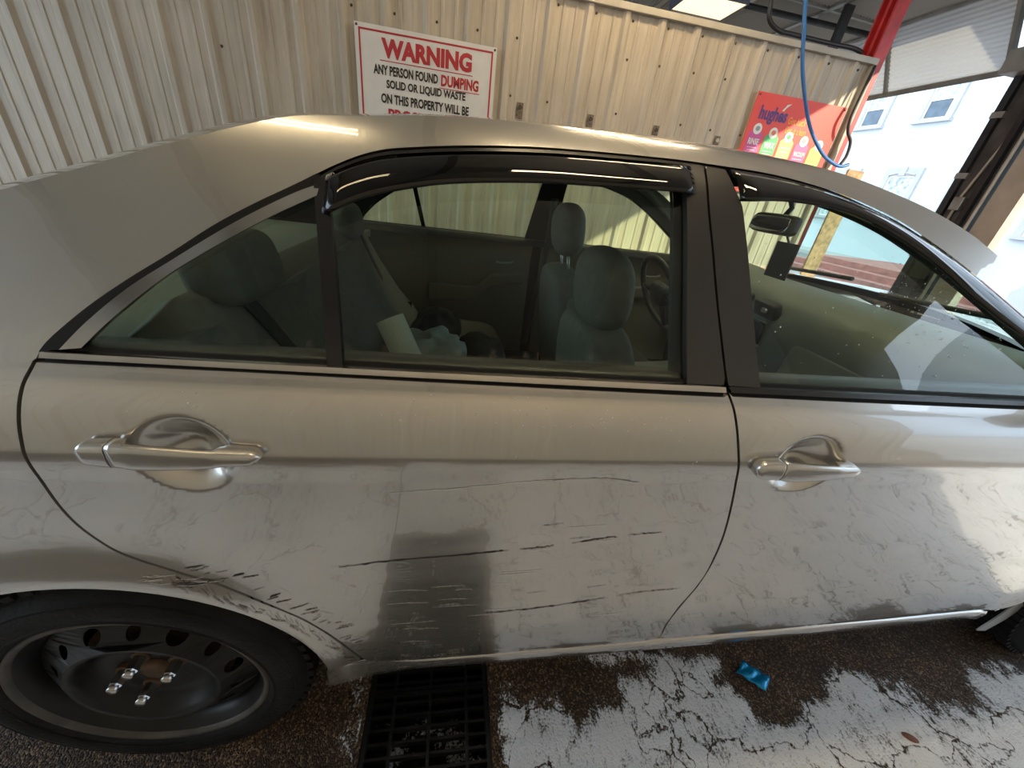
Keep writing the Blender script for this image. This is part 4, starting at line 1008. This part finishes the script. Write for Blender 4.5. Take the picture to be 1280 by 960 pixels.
# ---- wheels
def wheel(cx, y0, far=False, name='rear_wheel', full=True):
    c = (cx, y0, WZ)
    b = MB()
    pr = [(.236, .014), (.232, .010), (.226, .012), (.222, .020), (.212, .030), (.204, .040), (.198, .058), (.196, .080), (.200, .19)]
    b.lathe_y(pr[:4], c, 72); rim = part(b, name, 'rimlip', car)
    rim['label'] = 'black steel wheel with one lug nut missing' if full and not far else 'black steel wheel'
    b = MB(); b.lathe_y(pr[3:], c, 72); part(b, 'rim_barrel', 'steel', rim)
    # disc with vent holes
    cu = bpy.data.curves.new('disc', 'CURVE'); cu.dimensions = '2D'; cu.fill_mode = 'BOTH'
    def ring(r, ox, oz, n, e=1.0, rot=0):
        sp = cu.splines.new('POLY'); sp.points.add(n-1)
        for i in range(n):
            a = 2*math.pi*i/n; px, pz = r*math.cos(a)*e, r*math.sin(a)
            sp.points[i].co = (ox+px*math.cos(rot)-pz*math.sin(rot), oz+px*math.sin(rot)+pz*math.cos(rot), 0, 1)
        sp.use_cyclic_u = True
    ring(.199, 0, 0, 96)
    ring(.140, 0, 0, 72)
    for i in range(14):
        a = 2*math.pi*(i+.3)/14; ring(.0125 if i % 2 else .0145, .165*math.cos(a), .165*math.sin(a), 16, 1.25 if i % 2 == 0 else 1.0, a+math.pi/2)
    to = bpy.data.objects.new('disc', cu); COL.objects.link(to)
    dme = bpy.data.meshes.new_from_object(to.evaluated_get(bpy.context.evaluated_depsgraph_get())); bpy.data.objects.remove(to)
    bm = bmesh.new(); bm.from_mesh(dme)
    py = pchip([0, .03, .09, .105, .120, .132, .140, .152, .175, .199], [.052, .052, .052, .046, .026, .013, .012, .022, .040, .050])
    for v in bm.verts:
        x, z = v.co.x, v.co.y; r = math.hypot(x, z); v.co = (cx+x, y0+py(r), WZ+z)
    bmesh.ops.triangulate(bm, faces=bm.faces); bmesh.ops.recalc_face_normals(bm, faces=bm.faces)
    bm.to_mesh(dme); bm.free(); dme.materials.clear()
    d = rebase(link('vent_ring', dme, 'steel', rim)); sd = d.modifiers.new('solid', 'SOLIDIFY'); sd.thickness = .004; sd.offset = -1 if True else 1
    b = MB(); b.lathe_y([(.140, .012), (.136, .0115), (.130, .014), (.122, .024), (.112, .040), (.10, .050), (.085, .052), (.032, .052), (.0001, .052)], c, 64); part(b, 'wheel_disc', 'steel', rim)
    b = MB(); b.lathe_y([(.0001, .040), (.024, .041), (.029, .046), (.030, .053)], c, 28); part(b, 'hub_cap', 'rustcap', rim)
    angs = [108, 36, 180, 252] if full else [108, 36, 180, 252, 324]
    for a in angs:
        a = math.radians(a-5); lx, lz = cx+.057*math.cos(a), WZ+.057*math.sin(a)
        b = MB(); b.lathe_y([(.017, .052), (.017, .044), (.012, .042)], (lx, y0, lz), 14, smooth=False)
        nut = part(b, 'lug_seat', 'rustcap', rim)
        b = MB(); b.lathe_y([(.0125, .044), (.0125, .018), (.011, .014)], (lx, y0, lz), 6, smooth=False); part(b, 'lug_nut', 'lug', rim)
        b = MB(); b.lathe_y([(.0105, .018), (.0105, .008), (.0085, .006), (.0001, .006)], (lx, y0, lz), 14); part(b, 'nut_tip', 'lug', rim)
    if full:
        a = math.radians(324-5); lx, lz = cx+.057*math.cos(a), WZ+.057*math.sin(a)
        b = MB(); b.lathe_y([(.011, .051), (.007, .0515), (.0001, .0515)], (lx, y0, lz), 14); part(b, 'empty_stud_hole', 'under', rim)
    b = MB()
    tp = [(.205, .20), (.234, .19), (.300, .190), (.314, .175), (.320, .150), (.320, .110), (.320, .060), (.3165, .042), (.309, .028), (.300, .014), (.287, .004), (.270, .000), (.255, .002), (.244, .006), (.238, .010), (.235, .014), (.232, .02)]
    b.lathe_y(tp, c, 96)
    tyre = part(b, 'tyre', 'tyre', rim)
    for rr0 in (.250, .292):
        b = MB(); b.lathe_y([(rr0-.003, .002), (rr0, -.0018), (rr0+.003, .002)], (cx, y0+(.0015 if rr0 < .27 else .006), WZ), 72); part(b, 'sidewall_rib', 'tyre', rim)
    b = MB()
    for i in range(56):
        a = 2*math.pi*i/56
        mt = Matrix.Translation(Vector(c)) @ Matrix.Rotation(-a, 4, 'Y')
        b.box(.306, .3225, .030, .062, -.011, .011, mt)
        for yy in (.068, .108, .146): b.box(.315, .3235, yy, yy+.030, -.0125, .0125, mt)
    t = part(b, 'tread_blocks', 'tyre', rim); t['kind'] = 'stuff'
    if far:
        for o in [rim]+list(rim.children):
            o.data.transform(Matrix.Scale(-1, 4, Vector((0, 1, 0))))
            o.data.flip_normals()
    return rim
wheel(WX, .012); wheel(FX+.055, .014, name='front_wheel', full=False)
wheel(WX, .012, far=True, full=False); wheel(FX+.055, .014, far=True, name='front_wheel', full=False)
b = MB(); b.tube([(WX, .10, WZ), (WX, W-.10, WZ)], .05, 12); part(b, 'rear_axle', 'under', car)
for cx in (WX, FX):
    for yy in (.09, W-.10):
        b = MB(); b.lathe_y([(.0001, 0), (.14, 0), (.14, .015), (.0001, .015)], (cx, yy-.008, WZ), 32); part(b, 'brake_disc', 'rustcap', car)
# inner wheel wells
for cx in (WX, FX):
    for yy in (.30, W-.31):
        b = MB(); b.box(cx-.40, cx+.40, yy, yy+.01, .22, .74); part(b, 'wheel_well', 'under', car)
# pale liner edge behind the front arch
b = MB(); vs = []
for i in range(9):
    a = math.radians(186-6*i); r = .385
    for rr0, dy in ((r, .045), (r-.028, .050)): vs.append((FX+rr0*math.cos(a), .02+dy, WZ+rr0*math.sin(a)))
b.add(vs, [(2*i, 2*i+1, 2*i+3, 2*i+2) for i in range(8)], True); part(b, 'liner_edge', 'darkplastic', car)
for yy in (.062, W-.066):
    b = MB(); b.prism_y([(1.847, .165), (1.890, .158), (1.925, .225), (1.938, .290), (1.888, .338), (1.872, .25)], yy, yy+.004); part(b, 'splash_guard', 'silverplastic', car)

# ---- scratches on the rear door and the quarter panel
def scratch(pts, w, mat, par, F, jag=.0012, seed=0):
    r = random.Random(seed); pl = cr(pts, 10); vs = []; n = len(pl); b = MB()
    for i, (x, z) in enumerate(pl):
        t = i/(n-1); ww = w*(.25+.75*abs(math.sin(i*1.7+seed))*r.random())*math.sin(math.pi*min(1, max(.06, t)))**.4
        z2 = z+r.uniform(-jag, jag)
        vs += [(x, F(x, z2)-.0009, z2-ww/2), (x, F(x, z2)-.0009, z2+ww/2)]
    b.add(vs, [(2*i, 2*i+1, 2*i+3, 2*i+2) for i in range(n-1)]); return part(b, 'scratch', mat, par)
scratch([(-.181, .693), (-.087, .707), (.066, .721), (.130, .727)], .0060, 'scratch', near_rd, S_rear, seed=1)
scratch([(.150, .729), (.196, .734), (.215, .738)], .0050, 'rust', near_rd, S_rear, seed=2)
scratch([(.250, .743), (.300, .755), (.340, .760)], .0045, 'scratch', near_rd, S_rear, seed=3)
scratch([(.360, .764), (.400, .767), (.430, .769)], .0035, 'scratch', near_rd, S_rear, seed=4)
scratch([(.104, .511), (.180, .517), (.250, .523), (.331, .537), (.372, .545)], .0060, 'scratch', near_rd, S_rear, seed=5)
scratch([(.395, .550), (.449, .562), (.500, .566), (.547, .569)], .0045, 'rust', near_rd, S_rear, seed=6)
scratch([(-.087, .882), (.008, .891), (.138, .908), (.230, .916)], .0024, 'scuff', near_rd, S_rear, seed=7)
scratch([(.150, .910), (.263, .917), (.341, .906)], .0022, 'scratch', near_rd, S_rear, seed=8)
r = random.Random(11)
for i in range(16):
    x = r.uniform(-.12, .12); z = r.uniform(.40, .66); L = r.uniform(.03, .10)
    scratch([(x, z), (x+L*.5, z+.002), (x+L, z+r.uniform(-.003, .006))], .0022, 'scuff', near_rd, S_rear, .0005, 20+i)
for i in range(9):
    x = r.uniform(.15, .45); z = r.uniform(.42, .80); L = r.uniform(.03, .09)
    scratch([(x, z), (x+L*.5, z+.003), (x+L, z+.006)], .0020, 'scuff' if i % 2 else 'scratch', near_rd, S_rear, .0005, 50+i)
# wheel-arch scrape: short bursts of scratches on both sides of the door edge
gl = [p for p in GAP_R if .33 < p[1] < .72]
for i in range(130):
    k = r.randrange(2, len(gl)-2); px, pz = gl[k]; side = r.random() < .72
    off = r.uniform(.005, .030) if side else -r.uniform(.006, .035)
    x = px-off*.62; z = pz-off*.70; L = r.uniform(.012, .05)
    if not side: L *= .8
    if math.hypot(x-WX, z-WZ) < .368 or math.hypot(x+L-WX, z-.4*L-WZ) < .37: continue
    tx = .55 if r.random() < .5 else .9
    p2 = (x+L*tx*.5, z+(-.22*L if side else .05*L)); p3 = (x+L*tx, z+(-.45*L if side else .10*L))
    if side and max((q[0]-x) for q in (p2, p3)) > off*.9: p2 = (x+off*.25, z-.01); p3 = (x+off*.5, z-.022)
    scratch([(x, z), p2, p3], r.choice((.0020, .0030, .0044)), r.choice(('scratch', 'rust', 'scratch')), near_qp if side else near_rd, S if side else S_rear, .0008, 100+i)
for i in range(14):
    x = r.uniform(-.50, -.40); z = r.uniform(.688, .712)-.25*(x+.5); L = r.uniform(.02, .05)
    if math.hypot(x-WX, z-WZ) > .372: scratch([(x, z), (x+L*.5, z-.004), (x+L, z-.004)], .0028, r.choice(('scratch', 'scuff')), near_qp, S, .001, 200+i)
# ---- water drops on glass and paint, joined (too small to count)
def drops(name, par, spec, F, off, seed):
    r = random.Random(seed); b = MB()
    for x0, x1, z0, z1, n, s in spec:
        for i in range(n):
            x, z = r.uniform(x0, x1), r.uniform(z0, z1); q = s*r.uniform(.5, 1.15)
            b.superell((x, F(x, z)+off, z), q, q*.5, q, 1, 1, 8, 5)
    o = part(b, name, 'drop', par); o['kind'] = 'stuff'
drops('water_drops', near_fd, [(.55, 1.0, 1.10, 1.30, 40, .0016), (.80, 1.10, 1.14, 1.26, 60, .0012), (.95, 1.15, 1.15, 1.27, 26, .0015)], S, .006, 5)
drops('water_drops', near_rd, [(-.45, -.30, 1.02, 1.05, 8, .0012), (-.1, .46, 1.01, 1.055, 50, .0010), (.1, .45, .95, 1.02, 8, .0013)], S, 0, 6)

# ---- cabin
def rounded(name, c, sx, sy, sz, mat, par, tilt=0, e1=.38, e2=.38, fn=None):
    b = MB(); b.superell(c, sx, sy, sz, e1, e2, 32, 20, Matrix.Rotation(tilt, 3, 'Y'), fn); return part(b, name, mat, par)
def front_seat(yc, hz, hx):
    s = rounded('front_seat', (hx+.045, yc, .735), .075, .235, .30, 'seat', car, -.16, .35, .45, lambda p: Vector((p.x, p.y*(1-.22*ss(.05, .30, p.z)), p.z)))
    rounded('headrest', (hx, yc, hz), .062, .140, .108, 'seat', s, -.10, .75, .75)
    b = MB()
    for q in (-.06, .06): b.tube([(hx+.005, yc+q, hz-.09), (hx+.025, yc+q, hz-.20)], .007, 8)
    part(b, 'headrest_posts', 'silverplastic', s)
    rounded('seat_cushion', (hx+.33, yc, .52), .28, .25, .09, 'seat', s, .08)
    for q in (-.20, .20):
        rounded('seat_bolster', (hx+.085, yc+q, .72), .075, .05, .24, 'seat', s, -.16, .6, .6)
front_seat(.545, 1.115, .410); front_seat(1.285, 1.190, .495)
# rear bench
b = MB(); vs = []
prf = [(-.14, .60), (-.20, .70), (-.27, .78), (-.36, .92), (-.425, 1.04), (-.45, 1.085), (-.475, 1.098), (-.50, 1.085), (-.49, .9), (-.42, .60)]
ys = [.16+1.5*i/30 for i in range(31)]
for y in ys:
    for x, z in prf:
        e = min(y-.16, 1.66-y); rd_ = 1-ss(.10, 0, e)*.05
        puff = .018*math.sin(math.pi*((y-.16)/1.5*3 % 1))
        vs.append((x+puff*(1 if z < 1.08 else 0)-.03*ss(.08, 0, e), y, z-.05*ss(.10, 0, e)*(z > 1.0)))
k = len(prf)
b.add(vs, [(i*k+j, i*k+j+1, (i+1)*k+j+1, (i+1)*k+j) for i in range(30) for j in range(k-1)], True); b.add(vs[:k], [tuple(range(k))]); b.add(vs[-k:], [tuple(range(k))])
bench = part(b, 'rear_seat', 'seat', car)
rounded('seat_cushion', (.00, .91, .58), .26, .70, .085, 'seat', bench, .06, .3, .3)
for yy in (.44, 1.38):
    rounded('headrest', (-.455, yy, 1.115), .055, .135, .070, 'seat', bench, -.25, .6, .6)
def strap(pts, w, par, nm='seat_belt', mat='belt'):
    b = MB(); vs = []
    for p in cr(pts, 6): vs += [(p[0], p[1]-w/2, p[2]), (p[0], p[1]+w/2, p[2])]
    n = len(vs)//2; b.add(vs, [(2*i, 2*i+1, 2*i+3, 2*i+2) for i in range(n-1)], True); o = part(b, nm, mat, par)
    sd = o.modifiers.new('solid', 'SOLIDIFY'); sd.thickness = .002; return o
strap([(-.462, 1.46, 1.118), (-.415, 1.44, 1.065), (-.345, 1.40, .93), (-.255, 1.36, .78), (-.17, 1.32, .68)], .045, bench)
strap([(-.475, .36, 1.118), (-.415, .375, 1.065), (-.345, .40, .93), (-.255, .43, .78), (-.17, .46, .69)], .045, bench)
b = MB(); b.tube(cr([(.47, W-.31, 1.30), (.48, W-.27, 1.1), (.47, W-.20, .8), (.45, W-.17, .5)], 5), .016, 6); part(b, 'seat_belt', 'belt', car)
# dashboard
prf = [(1.80, 1.06), (1.55, 1.098), (1.42, 1.100), (1.34, 1.085), (1.29, 1.05), (1.265, .99), (1.27, .90), (1.32, .80), (1.38, .62), (1.40, .45)]
ys = [.14+1.54*i/36 for i in range(37)]; vs = []
for y in ys:
    bump = math.exp(-((y-.91)/.16)**4)*.055; hood = math.exp(-((y-1.30)/.20)**4)*.035
    for i, (x, z) in enumerate(prf):
        f = 1 if 2 <= i else 0
        end = .06*ss(.10, 0, min(y-.14, 1.68-y))
        vs.append((x-bump*(1 if i >= 3 else 0)+end*(i >= 2), y, z+hood*(i in (2, 3, 4))))
k = len(prf); b = MB(); b.add(vs, [(i*k+j, i*k+j+1, (i+1)*k+j+1, (i+1)*k+j) for i in range(36) for j in range(k-1)], True)
dash = part(b, 'dashboard', 'dash', car)
for yy in (.985, .835):
    rounded('air_vent', (1.222, yy, 1.025), .02, .055, .032, 'darkplastic', dash, -.35, .25, .25)
    rounded('vent_tab', (1.202, yy-.01, 1.022), .006, .016, .010, 'silverplastic', dash, 0, .6, .6)
rounded('radio_panel', (1.208, .91, .93), .010, .11, .045, 'darkplastic', dash, -.05, .2, .2)
for yy in (.845, .975):
    b = MB(); b.tube([(1.215, yy, .845), (1.185, yy, .845)], .026, 18); part(b, 'control_knob', 'silverplastic', dash)
b = MB(); b.box(1.204, 1.216, .80, 1.02, .978, .984); part(b, 'trim_strip', 'silverplastic', dash)
b = MB(); b.box(1.208, 1.222, .80, 1.02, .880, .885); part(b, 'trim_strip', 'silverplastic', dash)
rounded('centre_console', (1.00, .91, .62), .30, .10, .10, 'dash', dash, -.10, .25, .3)
rounded('glove_box_lid', (1.272, .50, .86), .018, .20, .08, 'dash', dash, .12, .2, .2)
# steering wheel
b = MB(); pts = []
mt = Matrix.Translation((1.02, 1.285, .945)) @ Matrix.Rotation(-.45, 4, 'Y')
b.tube([mt @ Vector((0, .185*math.cos(a*math.pi/16), .185*math.sin(a*math.pi/16))) for a in range(33)], .015, 10, False)
sw = part(b, 'steering_wheel', 'darkplastic', car)
b = MB(); b.superell((0, 0, 0), .03, .07, .06, .6, .6, 20, 12); b.v = [tuple(mt @ Vector(v)) for v in b.v]; part(b, 'wheel_hub', 'darkplastic', sw)
b = MB()
for a in (0, math.pi, -math.pi/2): b.tube([mt @ Vector((0, .05*math.cos(a), .05*math.sin(a))), mt @ Vector((0, .18*math.cos(a), .18*math.sin(a)))], .013, 8)
part(b, 'wheel_spokes', 'darkplastic', sw)
# mirror inside
rounded('rear_view_mirror', (1.168, .91, 1.322), .022, .105, .034, 'darkplastic', car, .12, .35, .4)
b = MB(); b.superell((1.142, .91, 1.321), .003, .095, .027, .3, .4, 24, 8, Matrix.Rotation(.12, 3, 'Y')); part(b, 'mirror_glass', simple('mirror_glass', (.5, .52, .5), .03, 1.0), car)
b = MB(); b.tube([(1.18, .91, 1.33), (1.21, .91, 1.38), (1.19, .91, 1.41)], .009, 8); part(b, 'mirror_stem', 'darkplastic', car)
# wipers on the cowl
for y0, y1 in ((1.50, .98), (.92, .40)):
    b = MB(); b.tube([(1.80, y0, 1.108), (1.735, (y0+y1)/2, 1.130), (1.70, y1, 1.150)], .009, 6); part(b, 'wiper', 'darkplastic', car)
b = MB(); vs = []
for i in range(25):
    t = i/24; y = .16+1.5*t; q = 1-(2*t-1)**2; x = 1.56+.26*q
    for dx, dz in ((-.02, -.005), (.06, -.012), (.10, -.03)): vs.append((x+dx, y, 1.072+.05*q*.9+dz))
b.add(vs, [(i*3+j, i*3+j+1, (i+1)*3+j+1, (i+1)*3+j) for i in range(24) for j in range(2)], True); part(b, 'cowl', 'darkplastic', car)
# door mirrors
for far in (False, True):
    y = -.085 if not far else W+.085
    m = rounded('side_mirror', (1.50, y, 1.13), .065, .10, .065, 'paint', car, 0, .6, .6)
    b = MB(); b.tube([(1.48, .045 if not far else W-.045, 1.085), (1.49, y*.5+(.02 if not far else W*.5-.02), 1.09)], .022, 8); part(b, 'mirror_arm', 'black', car)

# ---- things in the car
def frame_at(loc): return empty
b = MB(); ax0 = Vector((-.168, .60, .965)); ax1 = Vector((-.055, .52, .745))
d = (ax1-ax0).normalized()
def local(b, o, name, mat, par):
    b.v = [tuple(Vector(v)-Vector(o)) for v in b.v]; return b.build(name, mat, par)
tr = empty('paper_towel_roll', ax1)
u = d.orthogonal().normalized(); w2 = d.cross(u)
def ringpts(c, r, n=28): return [c+(u*math.cos(2*math.pi*i/n)+w2*math.sin(2*math.pi*i/n))*r for i in range(n)]
def shell(c0, c1, r0, r1):
    b = MB(); n = 28; vs = ringpts(c0, r0)+ringpts(c1, r0)+ringpts(c1, r1)+ringpts(c0, r1)
    b.add(vs, [(q*n+i, q*n+(i+1) % n, ((q+1) % 4)*n+(i+1) % n, ((q+1) % 4)*n+i) for q in range(4) for i in range(n)]); return b
local(shell(ax0, ax1, .040, .019), ax1, 'paper', 'paper', tr)
local(shell(ax0+d*.002, ax1-d*.002, .0185, .0165), ax1, 'cardboard_core', simple('cardboard', (.20, .14, .09), .9), tr)
tag(tr, 'white paper towel roll leaning on the rear seat back', 'paper roll')
def lump(name, c, sx, sy, sz, mat, seed, rough, label, cat, flatb=True):
    b = MB()
    def fn(p):
        q = 1+rough*mn.noise(p*14+Vector((seed, 0, 0)))+.5*rough*mn.noise(p*30+Vector((0, seed, 0)))
        return Vector((p.x*q, p.y*q, max(p.z*q, -sz*.75)))
    b.superell((0, 0, 0), sx, sy, sz, .8, .8, 40, 24, None, fn)
    o = b.build(name, mat); o.location = c; tag(o, label, cat); return o
lump('jacket', (-.07, .82, .755), .13, .12, .085, 'cloth', 3, .35, 'crumpled pale grey cloth jacket on the rear seat', 'jacket')
lump('towel', (.17, .79, .705), .10, .09, .045, 'cloth', 8, .35, 'crumpled pale towel lying on the rear seat cushion', 'towel')
lump('cap', (-.06, 1.16, .735), .10, .11, .085, 'darkbag', 5, .25, 'dark rounded cap on the far side of the rear seat', 'cap')
bg2 = lump('bag', (.13, 1.02, .700), .10, .12, .060, 'darkbag', 9, .25, 'small dark bag on the rear seat beside the cap', 'bag')
pl = empty('placard', (1.245, .895, 1.20))
b = MB(); b.box(-.002, .002, -.055, .055, -.065, .065); bevelled(b.build('card', 'darkplastic', pl), .001)
b = MB(); b.tube([(0, 0, .065), (-.03, .0, .10)], .004, 6); b.build('hook', 'darkplastic', pl)
tag(pl, 'dark hanging placard below the rear view mirror', 'placard')
